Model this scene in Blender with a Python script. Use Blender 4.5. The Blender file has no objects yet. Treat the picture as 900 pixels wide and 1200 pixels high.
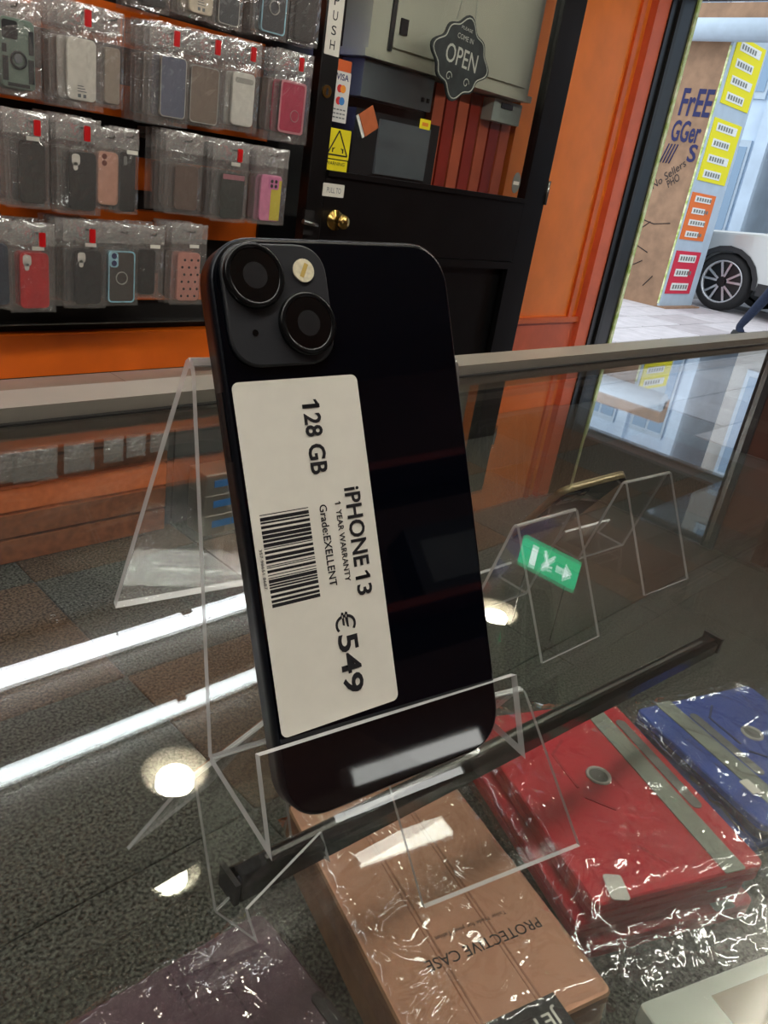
import bpy, bmesh, math, random
import numpy as np
from mathutils import Matrix, Vector
random.seed(7)
R = math.radians
sc = bpy.context.scene
col = sc.collection

# ------------------------------------------------------------------ camera
CAMH = 1.158
FPX = 925.0
ROT = np.array([[0.70420279, -0.18611157, 0.68517218],
                [-0.69425783, -0.38258038, 0.60962145],
                [0.14867582, -0.90498328, -0.39862359]])
cd = bpy.data.cameras.new('camera')
cam = bpy.data.objects.new('camera', cd)
col.objects.link(cam)
cd.sensor_fit = 'HORIZONTAL'
cd.sensor_width = 36.0
cd.lens = FPX / 900.0 * 36.0
cd.clip_start = 0.01
cd.clip_end = 200
m4 = Matrix.Identity(4)
for i in range(3):
    m4[i][0] = ROT[i, 0]
    m4[i][1] = -ROT[i, 1]
    m4[i][2] = -ROT[i, 2]
m4[2][3] = CAMH
cam.matrix_world = m4
sc.camera = cam

def _ray(p):
    return ROT @ np.array([p[0] - 450.0, p[1] - 600.0, FPX])
def atY(px, py, Y):
    d = _ray((px, py)); t = Y / d[1]
    return Vector((d[0] * t, Y, CAMH + d[2] * t))
def atZ(px, py, Z):
    d = _ray((px, py)); t = (Z - CAMH) / d[2]
    return Vector((d[0] * t, d[1] * t, Z))

# ------------------------------------------------------------------ sky, exposure
world = bpy.data.worlds.new('world')
sc.world = world
world.use_nodes = True
wn = world.node_tree
bg = wn.nodes['Background']
bg.inputs[0].default_value = (0.86, 0.93, 1.0, 1)
bg.inputs[1].default_value = 1.9
sc.view_settings.view_transform = 'Standard'
sc.view_settings.look = 'None'
sc.view_settings.exposure = 0.0
sc.view_settings.gamma = 1.0
sc.view_settings.use_curve_mapping = False
sc.cycles.transparent_max_bounces = 40
sc.cycles.max_bounces = 10
sc.cycles.glossy_bounces = 6
sc.cycles.caustics_reflective = False
sc.cycles.caustics_refractive = False
sc.cycles.sample_clamp_indirect = 24.0

# ------------------------------------------------------------------ materials
def lin(c):
    return tuple((x / 12.92 if x <= 0.04045 else ((x + 0.055) / 1.055) ** 2.4) for x in (v / 255.0 for v in c))
MAT = {}
def pm(name, rgb, rough=0.5, metal=0.0, var=0.0, scale=30.0, bump=0.0, bscale=60.0, spec=0.5, coat=0.0, rgb2=None, detail=4.0, trans=0.0):
    """principled material with procedural colour variation and relief"""
    m = bpy.data.materials.new(name); m.use_nodes = True
    nt = m.node_tree; b = nt.nodes['Principled BSDF']
    c = lin(rgb)
    b.inputs['Base Color'].default_value = (*c, 1)
    b.inputs['Roughness'].default_value = rough
    b.inputs['Metallic'].default_value = metal
    b.inputs['Specular IOR Level'].default_value = spec
    b.inputs['Coat Weight'].default_value = coat
    tc = nt.nodes.new('ShaderNodeTexCoord')
    if var > 0 or rgb2:
        n = nt.nodes.new('ShaderNodeTexNoise'); n.inputs['Scale'].default_value = scale; n.inputs['Detail'].default_value = detail
        nt.links.new(tc.outputs['Object'], n.inputs['Vector'])
        r = nt.nodes.new('ShaderNodeValToRGB')
        r.color_ramp.elements[0].position = 0.35; r.color_ramp.elements[1].position = 0.65
        lo = tuple(x * (1 - var) for x in c); hi = lin(rgb2) if rgb2 else tuple(min(1, x * (1 + var)) for x in c)
        r.color_ramp.elements[0].color = (*lo, 1); r.color_ramp.elements[1].color = (*hi, 1)
        nt.links.new(n.outputs['Fac'], r.inputs['Fac']); nt.links.new(r.outputs['Color'], b.inputs['Base Color'])
    if bump > 0:
        n2 = nt.nodes.new('ShaderNodeTexNoise'); n2.inputs['Scale'].default_value = bscale; n2.inputs['Detail'].default_value = 3
        nt.links.new(tc.outputs['Object'], n2.inputs['Vector'])
        bp = nt.nodes.new('ShaderNodeBump'); bp.inputs['Strength'].default_value = bump; bp.inputs['Distance'].default_value = 0.01
        nt.links.new(n2.outputs['Fac'], bp.inputs['Height']); nt.links.new(bp.outputs['Normal'], b.inputs['Normal'])
    MAT[name] = m
    return m

def em(name, rgb, s):
    m = bpy.data.materials.new(name); m.use_nodes = True
    nt = m.node_tree; nt.nodes.remove(nt.nodes['Principled BSDF'])
    e = nt.nodes.new('ShaderNodeEmission'); e.inputs[0].default_value = (*lin(rgb), 1); e.inputs[1].default_value = s
    nt.links.new(e.outputs[0], nt.nodes['Material Output'].inputs[0])
    MAT[name] = m
    return m

def clear(name, tint=(0.97, 0.98, 0.97), f0=0.04, rough=0.0, haze=0.0, hazecol=(0.8, 0.8, 0.8), bump=0.0, bscale=40.0, gain=1.0, bdist=0.01):
    """thin clear sheet: straight-through light plus a Fresnel mirror, optional film haze and crinkle relief"""
    m = bpy.data.materials.new(name); m.use_nodes = True
    nt = m.node_tree; nt.nodes.remove(nt.nodes['Principled BSDF']); L = nt.links.new
    out = nt.nodes['Material Output']
    geo = nt.nodes.new('ShaderNodeNewGeometry')
    normal = geo.outputs['Normal']
    if bump > 0:
        tc = nt.nodes.new('ShaderNodeTexCoord')
        n2 = nt.nodes.new('ShaderNodeTexNoise'); n2.inputs['Scale'].default_value = bscale; n2.inputs['Detail'].default_value = 2; n2.inputs['Distortion'].default_value = 1.2
        L(tc.outputs['Object'], n2.inputs['Vector'])
        bp = nt.nodes.new('ShaderNodeBump'); bp.inputs['Strength'].default_value = bump; bp.inputs['Distance'].default_value = bdist
        L(n2.outputs['Fac'], bp.inputs['Height']); normal = bp.outputs['Normal']
    dot = nt.nodes.new('ShaderNodeVectorMath'); dot.operation = 'DOT_PRODUCT'
    L(normal, dot.inputs[0]); L(geo.outputs['Incoming'], dot.inputs[1])
    ab = nt.nodes.new('ShaderNodeMath'); ab.operation = 'ABSOLUTE'; L(dot.outputs['Value'], ab.inputs[0])
    om = nt.nodes.new('ShaderNodeMath'); om.operation = 'SUBTRACT'; om.inputs[0].default_value = 1.0; om.use_clamp = True; L(ab.outputs[0], om.inputs[1])
    pw = nt.nodes.new('ShaderNodeMath'); pw.operation = 'POWER'; pw.inputs[1].default_value = 5.0; L(om.outputs[0], pw.inputs[0])
    ma = nt.nodes.new('ShaderNodeMath'); ma.operation = 'MULTIPLY_ADD'; ma.inputs[1].default_value = (1 - f0) * gain; ma.inputs[2].default_value = f0 * gain; ma.use_clamp = True
    L(pw.outputs[0], ma.inputs[0])
    tr = nt.nodes.new('ShaderNodeBsdfTransparent'); tr.inputs[0].default_value = (*tint, 1)
    base = tr.outputs[0]
    if haze > 0:
        df = nt.nodes.new('ShaderNodeBsdfDiffuse'); df.inputs[0].default_value = (*hazecol, 1)
        mh = nt.nodes.new('ShaderNodeMixShader'); mh.inputs[0].default_value = haze
        L(tr.outputs[0], mh.inputs[1]); L(df.outputs[0], mh.inputs[2]); base = mh.outputs[0]
    gl = nt.nodes.new('ShaderNodeBsdfAnisotropic'); gl.inputs['Roughness'].default_value = rough
    gl.inputs['Color'].default_value = (1, 1, 1, 1)
    L(normal, gl.inputs['Normal'])
    mx = nt.nodes.new('ShaderNodeMixShader')
    L(ma.outputs[0], mx.inputs[0]); L(base, mx.inputs[1]); L(gl.outputs[0], mx.inputs[2])
    L(mx.outputs[0], out.inputs[0])
    MAT[name] = m
    return m

glass = clear('counter_glass', (0.975, 0.985, 0.98), 0.042)
shelfglass = clear('shelf_glass', (0.975, 0.985, 0.98), 0.042)
doorglass = clear('door_glass', (0.90, 0.92, 0.92), 0.045)
acry = clear('clear_acrylic', (0.975, 0.98, 0.978), 0.04)
film = clear('plastic_film', (0.965, 0.965, 0.965), 0.05, rough=0.08, haze=0.07, hazecol=(0.85, 0.83, 0.80), bump=0.45, bscale=18.0, gain=2.2)
film_head = clear('plastic_film_header', (0.93, 0.93, 0.93), 0.06, rough=0.10, haze=0.20, hazecol=(0.88, 0.85, 0.82), bump=0.9, bscale=26.0, gain=3.0)
film_blister = clear('blister_film', (0.9, 0.9, 0.9), 0.06, rough=0.08, haze=0.30, hazecol=(0.9, 0.9, 0.88), bump=1.0, bscale=40.0, gain=4.0)
film_shine = clear('crinkled_film', (0.975, 0.975, 0.98), 0.05, rough=0.035, haze=0.012, hazecol=(0.7, 0.72, 0.74), bump=0.55, bscale=24.0, gain=1.7, bdist=0.009)
# acrylic edges: polished cut edge that scatters light
def edge_mat():
    m = bpy.data.materials.new('acrylic_edge'); m.use_nodes = True
    nt = m.node_tree; b = nt.nodes['Principled BSDF']
    b.inputs['Base Color'].default_value = (0.78, 0.79, 0.78, 1); b.inputs['Roughness'].default_value = 0.2
    tr = nt.nodes.new('ShaderNodeBsdfTransparent'); tr.inputs[0].default_value = (0.95, 0.96, 0.95, 1)
    mx = nt.nodes.new('ShaderNodeMixShader'); mx.inputs[0].default_value = 0.62
    nt.links.new(tr.outputs[0], mx.inputs[1]); nt.links.new(b.outputs[0], mx.inputs[2])
    nt.links.new(mx.outputs[0], nt.nodes['Material Output'].inputs[0])
    return m
acry_edge = edge_mat()

pm('bar_black', (10, 10, 11), 0.12, spec=0.6, coat=0.6, bump=0.05, bscale=60)
pm('white_plaster', (206, 203, 194), 0.8, var=0.05)
pm('black_paint', (14, 14, 15), 0.28, var=0.25, scale=8, bump=0.03, bscale=25)
pm('black_matte', (17, 14, 13), 0.6, var=0.2)
pm('orange_laminate', (226, 104, 16), 0.38, var=0.10, scale=5)
pm('orange_paint', (240, 128, 40), 0.45, var=0.06, scale=6, bump=0.05, bscale=40)
pm('orange_trim', (222, 100, 36), 0.45, var=0.08, scale=8)
pm('red_orange_paint', (222, 104, 66), 0.5, var=0.08, scale=8)
pm('alu', (168, 163, 152), 0.38, 0.7, var=0.06, scale=12)
pm('steel', (150, 150, 148), 0.25, 0.9, var=0.05)
pm('dark_rubber', (20, 19, 18), 0.5)
pm('carpet_fine', (52, 54, 51), 0.95, var=0.6, scale=330, rgb2=(100, 101, 93), detail=2.0, bump=0.5, bscale=400, spec=0.1)
pm('carpet_grey', (54, 57, 54), 0.95, var=0.6, scale=150, rgb2=(112, 113, 105), detail=2.0, bump=0.6, bscale=200, spec=0.1)
pm('carpet_brown', (74, 60, 48), 0.95, var=0.55, scale=150, rgb2=(124, 104, 86), detail=2.0, bump=0.6, bscale=200, spec=0.1)
pm('slat_brown', (158, 96, 62), 0.6, var=0.2, scale=40)
pm('grey_laminate', (160, 156, 146), 0.22, var=0.05, scale=5)
pm('dark_grey_board', (86, 86, 84), 0.7, var=0.1)
pm('phone_back', (3, 5, 12), 0.03, spec=0.35, coat=0.15)
pm('phone_frame', (24, 27, 34), 0.32, 0.6)
pm('phone_bump', (38, 40, 44), 0.42, var=0.03)
pm('lens_ring', (26, 27, 29), 0.22, 0.5)
pm('lens_black', (5, 5, 6), 0.05, coat=1.0)
pm('lens_iris', (52, 52, 54), 0.12, 0.4)
pm('flash_white', (226, 218, 190), 0.35, var=0.12, scale=900)
pm('flash_yellow', (196, 168, 92), 0.3)
pm('label_white', (222, 219, 208), 0.55, var=0.015, scale=200)
pm('ink', (16, 14, 20), 0.6)
pm('gold_frame', (150, 136, 104), 0.3, 0.5)
pm('wood_dark', (70, 40, 28), 0.5, var=0.2, scale=12)
pm('white_plastic', (224, 224, 220), 0.4)
pm('red_plastic', (190, 18, 22), 0.35)
pm('beige_metal', (206, 202, 182), 0.45, var=0.04, scale=4)
pm('dark_grey_metal', (40, 43, 46), 0.4, var=0.1, scale=6)
pm('mid_grey_metal', (110, 116, 120), 0.4, var=0.1, scale=6)
pm('brass', (190, 158, 92), 0.22, 1.0)
pm('yellow', (232, 216, 22), 0.5, var=0.03)
pm('sticker_white', (214, 214, 210), 0.5)
pm('sticker_orange', (206, 92, 34), 0.5)
pm('visa_blue', (22, 30, 92), 0.5)
pm('card_red', (206, 40, 40), 0.5)
pm('card_amber', (226, 140, 40), 0.5)
pm('card_sky', (60, 130, 200), 0.5)
pm('chalk', (178, 182, 170), 0.8, var=0.1, scale=300)
pm('slate_board', (38, 44, 44), 0.55, var=0.25, scale=30)
pm('cardboard_tag', (186, 98, 54), 0.7, var=0.08)
pm('board_brown', (150, 118, 92), 0.75, var=0.16, scale=7, bump=0.1)
pm('spray_blue', (28, 32, 84), 0.7)
pm('marker_black', (34, 26, 30), 0.7)
pm('panel_grey', (176, 192, 206), 0.6, var=0.05, scale=6)
pm('sign_yellow', (232, 220, 20), 0.6)
pm('sign_orange', (226, 112, 44), 0.6)
pm('sign_red', (206, 44, 70), 0.6)
pm('paper', (226, 228, 224), 0.7, var=0.08, scale=60)
pm('tape_green', (170, 196, 90), 0.5, rgb2=(236, 236, 190), var=0.1, scale=18)
pm('paving', (196, 190, 192), 0.8, var=0.09, scale=6, bump=0.15, bscale=30)
pm('paving_dark', (178, 170, 172), 0.8, var=0.10, scale=6, bump=0.15, bscale=30)
pm('joint', (110, 106, 104), 0.9, var=0.1)
pm('asphalt', (92, 92, 94), 0.9, var=0.15, scale=40)
pm('facade_blue', (190, 208, 226), 0.7, var=0.08, scale=2)
pm('facade_grey', (150, 154, 160), 0.7, var=0.12, scale=2)
pm('facade_stone', (172, 170, 166), 0.8, var=0.12, scale=2)
pm('window_glass', (120, 150, 178), 0.08, spec=0.8)
pm('car_silver', (190, 192, 190), 0.3, 0.35, coat=0.8)
pm('car_trim', (40, 40, 42), 0.6)
pm('tyre', (30, 30, 31), 0.8)
pm('rim_silver', (196, 198, 200), 0.25, 0.7)
pm('eyelet_metal', (206, 204, 194), 0.3, 0.2)
pm('rim_black', (14, 14, 15), 0.3)
pm('jeans', (28, 38, 60), 0.9, var=0.2, scale=60)
pm('jacket', (28, 28, 32), 0.9)
pm('shoe_black', (16, 16, 17), 0.6)
pm('skin', (190, 140, 115), 0.6)
pm('hair', (36, 26, 20), 0.7)
em('exit_green', (30, 190, 130), 3.2)
em('exit_white', (230, 255, 245), 3.4)
pm('case_red', (200, 20, 40), 0.5, var=0.05, scale=20, bump=0.15, bscale=900)
pm('case_red_deep', (176, 16, 34), 0.55, bump=0.15, bscale=900)
pm('case_blue', (34, 76, 168), 0.5, var=0.08, scale=20, bump=0.15, bscale=900)
pm('case_blue_deep', (20, 36, 84), 0.5, bump=0.15, bscale=900)
pm('case_purple', (84, 56, 70), 0.55, var=0.06, scale=20, bump=0.2, bscale=700)
pm('elastic_grey', (150, 156, 142), 0.8, var=0.05, scale=300)
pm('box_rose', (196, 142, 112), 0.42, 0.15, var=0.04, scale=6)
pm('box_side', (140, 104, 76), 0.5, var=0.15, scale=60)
pm('box_groove', (168, 112, 84), 0.5)
pm('carton_pale', (186, 192, 180), 0.6, var=0.04)
pm('carton_gold', (120, 106, 78), 0.5)
pm('stitch', (44, 28, 34), 0.8)
pm('slot_grey', (120, 122, 116), 0.4)
pm('blue_tag', (50, 140, 224), 0.4)
pm('back_wall', (84, 50, 40), 0.6, var=0.2, scale=4)
pm('shelf_red', (150, 46, 30), 0.5, var=0.2, scale=4)
pm('box_dark', (34, 36, 44), 0.5, var=0.3, scale=5)
pm('red_frame', (176, 52, 34), 0.4, var=0.1, scale=5)
em('lamp_warm', (255, 246, 226), 60.0)
em('lamp_tube', (246, 250, 255), 16.0)
em('lamp_fill', (255, 250, 241), 52.0)  # glow of the added fill tubes above the viewer
em('light_box', (255, 255, 250), 9.0)
em('lamp_bar', (255, 252, 240), 16.0)
em('led_violet', (150, 160, 255), 2.2)
pm('lamp_cup', (250, 244, 226), 0.5)

# ------------------------------------------------------------------ mesh tools
class MB:
    def __init__(s):
        s.v = []; s.f = []; s.m = []; s.sm = []
    def add(s, vs, fs, mi=0, smooth=False):
        o = len(s.v); s.v += [tuple(v) for v in vs]
        for f in fs:
            s.f.append(tuple(o + i for i in f)); s.m.append(mi); s.sm.append(smooth)
        return s
    def box(s, x0, x1, y0, y1, z0, z1, mi=0):
        vs = [(x, y, z) for x in (x0, x1) for y in (y0, y1) for z in (z0, z1)]
        return s.add(vs, [(0, 1, 3, 2), (4, 6, 7, 5), (0, 4, 5, 1), (2, 3, 7, 6), (0, 2, 6, 4), (1, 5, 7, 3)], mi)
    def bar(s, a, b, w, h, mi=0):
        a = Vector(a); b = Vector(b); d = (b - a).normalized()
        u = d.cross(Vector((0, 0, 1)))
        if u.length < 1e-4: u = Vector((1, 0, 0))
        u.normalize(); n = u.cross(d)
        vs = [p + u * (i * w / 2) + n * (j * h / 2) for p in (a, b) for i, j in ((-1, -1), (1, -1), (1, 1), (-1, 1))]
        return s.add(vs, [(3, 2, 1, 0), (4, 5, 6, 7), (0, 1, 5, 4), (1, 2, 6, 5), (2, 3, 7, 6), (3, 0, 4, 7)], mi)
    def tube(s, pts, r, n=8, mi=0, close=False):
        pts = [Vector(p) for p in pts]; rings = []
        rs = r if isinstance(r, (list, tuple)) else [r] * len(pts)
        prev = None
        for i, p in enumerate(pts):
            a = pts[max(i - 1, 0)]; b = pts[min(i + 1, len(pts) - 1)]
            if close: a = pts[i - 1]; b = pts[(i + 1) % len(pts)]
            d = (b - a).normalized()
            u = prev if prev else Vector((0, 0, 1))
            u = u - d * u.dot(d)
            if u.length < 1e-3: u = Vector((1, 0, 0)) - d * d.x
            u.normalize(); prev = u; w = d.cross(u)
            rings.append([p + (u * math.cos(2 * math.pi * k / n) + w * math.sin(2 * math.pi * k / n)) * rs[i] for k in range(n)])
        vs = [v for rg in rings for v in rg]; fs = []
        m = len(rings)
        for i in range(m if close else m - 1):
            j = (i + 1) % m
            for k in range(n):
                fs.append((i * n + k, i * n + (k + 1) % n, j * n + (k + 1) % n, j * n + k))
        s.add(vs, fs, mi, True)
        if not close:
            o = len(s.v) - len(vs)
            s.f += [tuple(o + k for k in reversed(range(n))), tuple(o + (m - 1) * n + k for k in range(n))]; s.m += [mi, mi]; s.sm += [False, False]
        return s
    def prism(s, poly, z0, z1, mi=0, mi_side=None, smooth=False, inset=0.0, dz=0.0):
        """poly (list of xy, ccw) from z0 to z1; optional chamfer inset/dz at the top"""
        n = len(poly); mi_side = mi if mi_side is None else mi_side
        cx = sum(p[0] for p in poly) / n; cy = sum(p[1] for p in poly) / n
        rings = [[(x, y, z0) for x, y in poly]]
        if inset > 0:
            rings.append([(x, y, z1 - dz) for x, y in poly])
            q = []
            for i in range(n):
                a = Vector(poly[i - 1]); b = Vector(poly[(i + 1) % n]); t = (b - a)
                t = t.normalized() if t.length > 0 else Vector((1, 0)); nn = Vector((-t.y, t.x))
                q.append((poly[i][0] + nn.x * inset, poly[i][1] + nn.y * inset, z1))
            rings.append(q)
        else:
            rings.append([(x, y, z1) for x, y in poly])
        vs = [v for r_ in rings for v in r_]; o = len(s.v); s.v += vs
        for j in range(len(rings) - 1):
            for i in range(n):
                k = (i + 1) % n
                s.f.append((o + j * n + i, o + j * n + k, o + (j + 1) * n + k, o + (j + 1) * n + i)); s.m.append(mi_side); s.sm.append(smooth)
        s.f.append(tuple(o + i for i in reversed(range(n)))); s.m.append(mi); s.sm.append(False)
        t0 = (len(rings) - 1) * n
        s.f.append(tuple(o + t0 + i for i in range(n))); s.m.append(mi); s.sm.append(False)
        return s
    def lathe(s, prof, n=24, mi=0, smooth=True):
        """profile of (r, z) around z"""
        vs = []; fs = []
        for r_, z in prof:
            for k in range(n):
                a = 2 * math.pi * k / n; vs.append((r_ * math.cos(a), r_ * math.sin(a), z))
        for i in range(len(prof) - 1):
            for k in range(n):
                fs.append((i * n + k, i * n + (k + 1) % n, (i + 1) * n + (k + 1) % n, (i + 1) * n + k))
        s.add(vs, fs, mi, smooth)
        return s
    def mesh(s, name, mats):
        me = bpy.data.meshes.new(name); me.from_pydata(s.v, [], s.f)
        for m in mats: me.materials.append(m)
        me.polygons.foreach_set('material_index', s.m); me.polygons.foreach_set('use_smooth', s.sm)
        me.update()
        return me
    def build(s, name, mat, parent=None, mw=None, **kw):
        mats = mat if isinstance(mat, (list, tuple)) else [mat]
        mats = [MAT[m] if isinstance(m, str) else m for m in mats]
        return link(name, s.mesh(name, mats), parent, mw, **kw)

def link(name, data, parent=None, mw=None, label=None, cat=None, group=None, kind=None):
    o = bpy.data.objects.new(name, data); col.objects.link(o)
    if parent: o.parent = parent
    if mw is not None: o.matrix_basis = mw
    tag(o, label, cat, group, kind)
    return o
def tag(o, label=None, cat=None, group=None, kind=None):
    if label: o['label'] = label
    if cat: o['category'] = cat
    if group: o['group'] = group
    if kind: o['kind'] = kind
    return o
def empty(name, mw=None, label=None, cat=None, group=None, kind=None):
    return link(name, None, None, mw, label, cat, group, kind)
def copy_tree(o, parent=None):
    c = o.copy(); col.objects.link(c); c.parent = parent
    for ch in list(o.children): copy_tree(ch, c)
    return c
def frame(origin, x, y, z=None):
    x = Vector(x).normalized(); y = Vector(y); y = (y - x * y.dot(x)).normalized(); z = x.cross(y)
    m = Matrix.Identity(4)
    for i in range(3):
        m[i][0] = x[i]; m[i][1] = y[i]; m[i][2] = z[i]; m[i][3] = origin[i]
    return m
def T(x, y, z): return Matrix.Translation((x, y, z))
def RZ(a): return Matrix.Rotation(R(a), 4, 'Z')
def rrect(x0, x1, y0, y1, r, n=6, p=2.0):
    pts = []
    for cx, cy, a0 in ((x1 - r, y0 + r, -90), (x1 - r, y1 - r, 0), (x0 + r, y1 - r, 90), (x0 + r, y0 + r, 180)):
        for k in range(n + 1):
            a = R(a0 + 90 * k / n); c, s_ = math.cos(a), math.sin(a)
            pts.append((cx + r * math.copysign(abs(c) ** (2 / p), c), cy + r * math.copysign(abs(s_) ** (2 / p), s_)))
    return pts
def circ(cx, cy, r, n=20):
    return [(cx + r * math.cos(2 * math.pi * k / n), cy + r * math.sin(2 * math.pi * k / n)) for k in range(n)]

def text(s, mat, parent, mw, width=None, height=None, off=0.0, shear=0.0, name='lettering', depth=0.0001, name_space=1.0):
    """lettering: flat mesh fitted to width x height, baseline start at mw origin, x along text, y up"""
    cu = bpy.data.curves.new('lettering', 'FONT'); cu.body = s; cu.size = 1.0; cu.offset = off; cu.shear = shear; cu.resolution_u = 3
    cu.space_character = name_space
    o = bpy.data.objects.new('tmp', cu); col.objects.link(o)
    me = bpy.data.meshes.new_from_object(o.evaluated_get(bpy.context.evaluated_depsgraph_get()))
    bpy.data.objects.remove(o); bpy.data.curves.remove(cu)
    xs = [v.co.x for v in me.vertices]; ys = [v.co.y for v in me.vertices]
    x0, x1, y0, y1 = min(xs), max(xs), min(ys), max(ys)
    sx = width / (x1 - x0) if width else None; sy = height / (y1 - y0) if height else None
    sx = sx or sy; sy = sy or sx
    for v in me.vertices: v.co = ((v.co.x - x0) * sx, (v.co.y - y0) * sy, depth)
    me.materials.clear(); me.materials.append(MAT[mat]); me.update()
    return link(name, me, parent, mw)

# ================================================================== THE SETTING
X0, X1, Y0, Y1, ZC = -3.0, 4.5, -2.6, 2.5, 2.6
fl = MB().box(X0 - 0.25, X1, Y0 - 0.05, Y1 + 0.1, -0.06, -0.006).build('floor', 'dark_grey_board', kind='structure')
tm = {}
for k, mn in enumerate(('carpet_grey', 'carpet_brown')):
    b = MB().prism(rrect(-0.248, 0.248, -0.248, 0.248, 0.004, 1), -0.006, 0.0, inset=0.002, dz=0.002)
    tm[k] = b.mesh('carpet_tile', [MAT[mn]])
for i in range(16):
    for j in range(11):
        cx, cy = X0 + 0.01 + i * 0.5, Y0 + 0.23 + j * 0.5
        if cx > X1 - 0.2 or cy > Y1: continue
        brown = (i + j + (1 if cx > 1.9 else 0)) % 2 == 1 and cy > 0.9
        link('carpet_tile', tm[1 if brown else 0], fl, T(cx, cy, 0))
MB().box(X0, X1, Y0, Y1, ZC, ZC + 0.08).build('ceiling', 'white_plaster', kind='structure')
MB().box(X0, X1, Y1, Y1 + 0.1, 0, ZC).build('wall_left', 'black_matte', kind='structure')
MB().box(X0 - 0.1, X0, Y0, Y1, 0, ZC).build('wall_back', 'back_wall', kind='structure')
wr = MB().box(X0, X1, Y0 - 0.1, Y0, 0, ZC).build('wall_right', 'back_wall', kind='structure')
MB().box(X1, X1 + 0.12, Y0, 1.40, 0, ZC).build('wall_front', 'back_wall', kind='structure')
# lintel with slatted shutter box over the opening
lt = MB().box(X1, X1 + 0.12, 1.40, 2.62, 2.23, ZC).build('trim_1', 'dark_grey_metal', kind='structure')
sl = MB().box(-0.010, 0.010, 1.47, 2.6, -0.012, 0.012).mesh('shutter_slat', [MAT['mid_grey_metal']])
for k in range(11):
    link('shutter_slat', sl, lt, T(X1 + 0.16 + 0.036 * k, 0, 2.225 + 0.012 * k))
# steel jamb at the right of the opening
rj = MB().box(X1 - 0.02, X1 + 0.10, 1.40, 1.475, 0, 2.6).build('trim_2', 'dark_grey_metal', kind='structure')
MB().box(X1 - 0.03, X1 - 0.02, 1.43, 1.455, 0, 2.55).build('steel_strip', 'steel', rj)
# orange panelled jamb between door and street
oj = MB().box(3.22, 4.12, 2.45, 2.5, 0.53, 2.6).build('trim_3', 'orange_paint', kind='structure')
MB().box(3.22, 4.12, 2.44, 2.5, 0.0, 0.50).build('plinth_panel', 'red_orange_paint', oj)
MB().box(3.22, 4.12, 2.425, 2.5, 0.50, 0.53).build('plinth_moulding', 'orange_trim', oj)
MB().box(3.22, 4.12, 2.43, 2.445, 0.33, 0.335).build('groove_line', 'box_groove', oj)
MB().box(4.02, 4.06, 2.435, 2.455, 0.53, 2.6).build('panel_moulding', 'orange_trim', oj)
MB().box(4.12, 4.24, 2.41, 2.5, 0.0, 2.6).build('jamb_post', 'red_orange_paint', oj)
bp_ = MB().box(4.24, 4.50, 2.40, 2.56, 0.0, 2.6).build('trim_4', 'black_paint', kind='structure')
MB().box(4.30, 4.33, 2.385, 2.40, 0.0, 2.6).build('groove_strip', 'dark_rubber', bp_)
MB().box(4.482, 4.512, 2.39, 2.40, 0.0, 2.6).build('hazard_tape', 'tape_green', bp_)

# shelving on the wall behind the viewer (reflected faintly in the phone)
for k, (x0, z0, c) in enumerate(((-1.6, 0.3, 'shelf_red'), (-1.6, 0.9, 'shelf_red'), (-1.6, 1.5, 'shelf_red'), (-1.6, 2.05, 'shelf_red'))):
    MB().box(-1.6, 2.4, Y0, Y0 + 0.3, z0, z0 + 0.03).build('wall_shelf', c, label='red wall shelf on the wall behind the counter, %s of four' % ('lowest', 'second lowest', 'third', 'topmost')[k], cat='shelf')
    if k == 3: continue
    for i in range(7):
        if k == 1 and i in (4, 5): continue
        w = 0.28 + 0.06 * ((i * 3 + k) % 3); x = -1.5 + i * 0.55; h = 0.22 + 0.06 * ((i + k) % 3)
        e = empty('product_carton', T(x, Y0 + 0.02, z0 + 0.03), 'dark product carton with pale front print on the %s red wall shelf' % ('lowest', 'second lowest', 'third')[k], 'carton', 'cartons on the %s red shelf' % ('lowest', 'second lowest', 'third')[k])
        MB().box(0, w, 0, 0.22, 0, h).build('carton_body', 'box_dark', e)
        MB().box(0.05, w - 0.05, 0.22, 0.222, 0.05, h - 0.06).build('front_print', ['carton_pale', 'mid_grey_metal', 'box_rose'][(i + k) % 3], e)

e = empty('light_box', T(0.77, Y0 + 0.12, 0.93), 'white lit light box on the red wall shelf behind the viewer', 'light')
MB().box(0, 0.50, 0, 0.15, 0, 0.11).build('box_housing', 'white_plastic', e)
MB().box(0.01, 0.49, 0.15, 0.155, 0.012, 0.098).build('lit_front', 'light_box', e)

# ================================================================== CEILING LAMPS
def downlight(x, y, label):
    e = empty('downlight', T(x, y, ZC), label, 'ceiling light', 'recessed ceiling downlights')
    MB().lathe([(0.098, -0.004), (0.105, -0.004), (0.105, 0.0), (0.112, 0.0)], 32).build('trim_ring', 'lamp_cup', e)
    b = MB()
    prof = []
    for k in range(9):
        t = k / 8; prof += [(0.100 - 0.030 * t, -0.004 + 0.045 * t), (0.0975 - 0.030 * t, -0.002 + 0.045 * t)]
    b.lathe(prof, 32).build('reflector_cup', 'lamp_cup', e)
    MB().lathe([(0.058, 0.0395), (0.058, 0.030), (0.052, 0.020), (0.036, 0.013), (0.0, 0.010)], 28).build('diffuser', 'lamp_warm', e)
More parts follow.
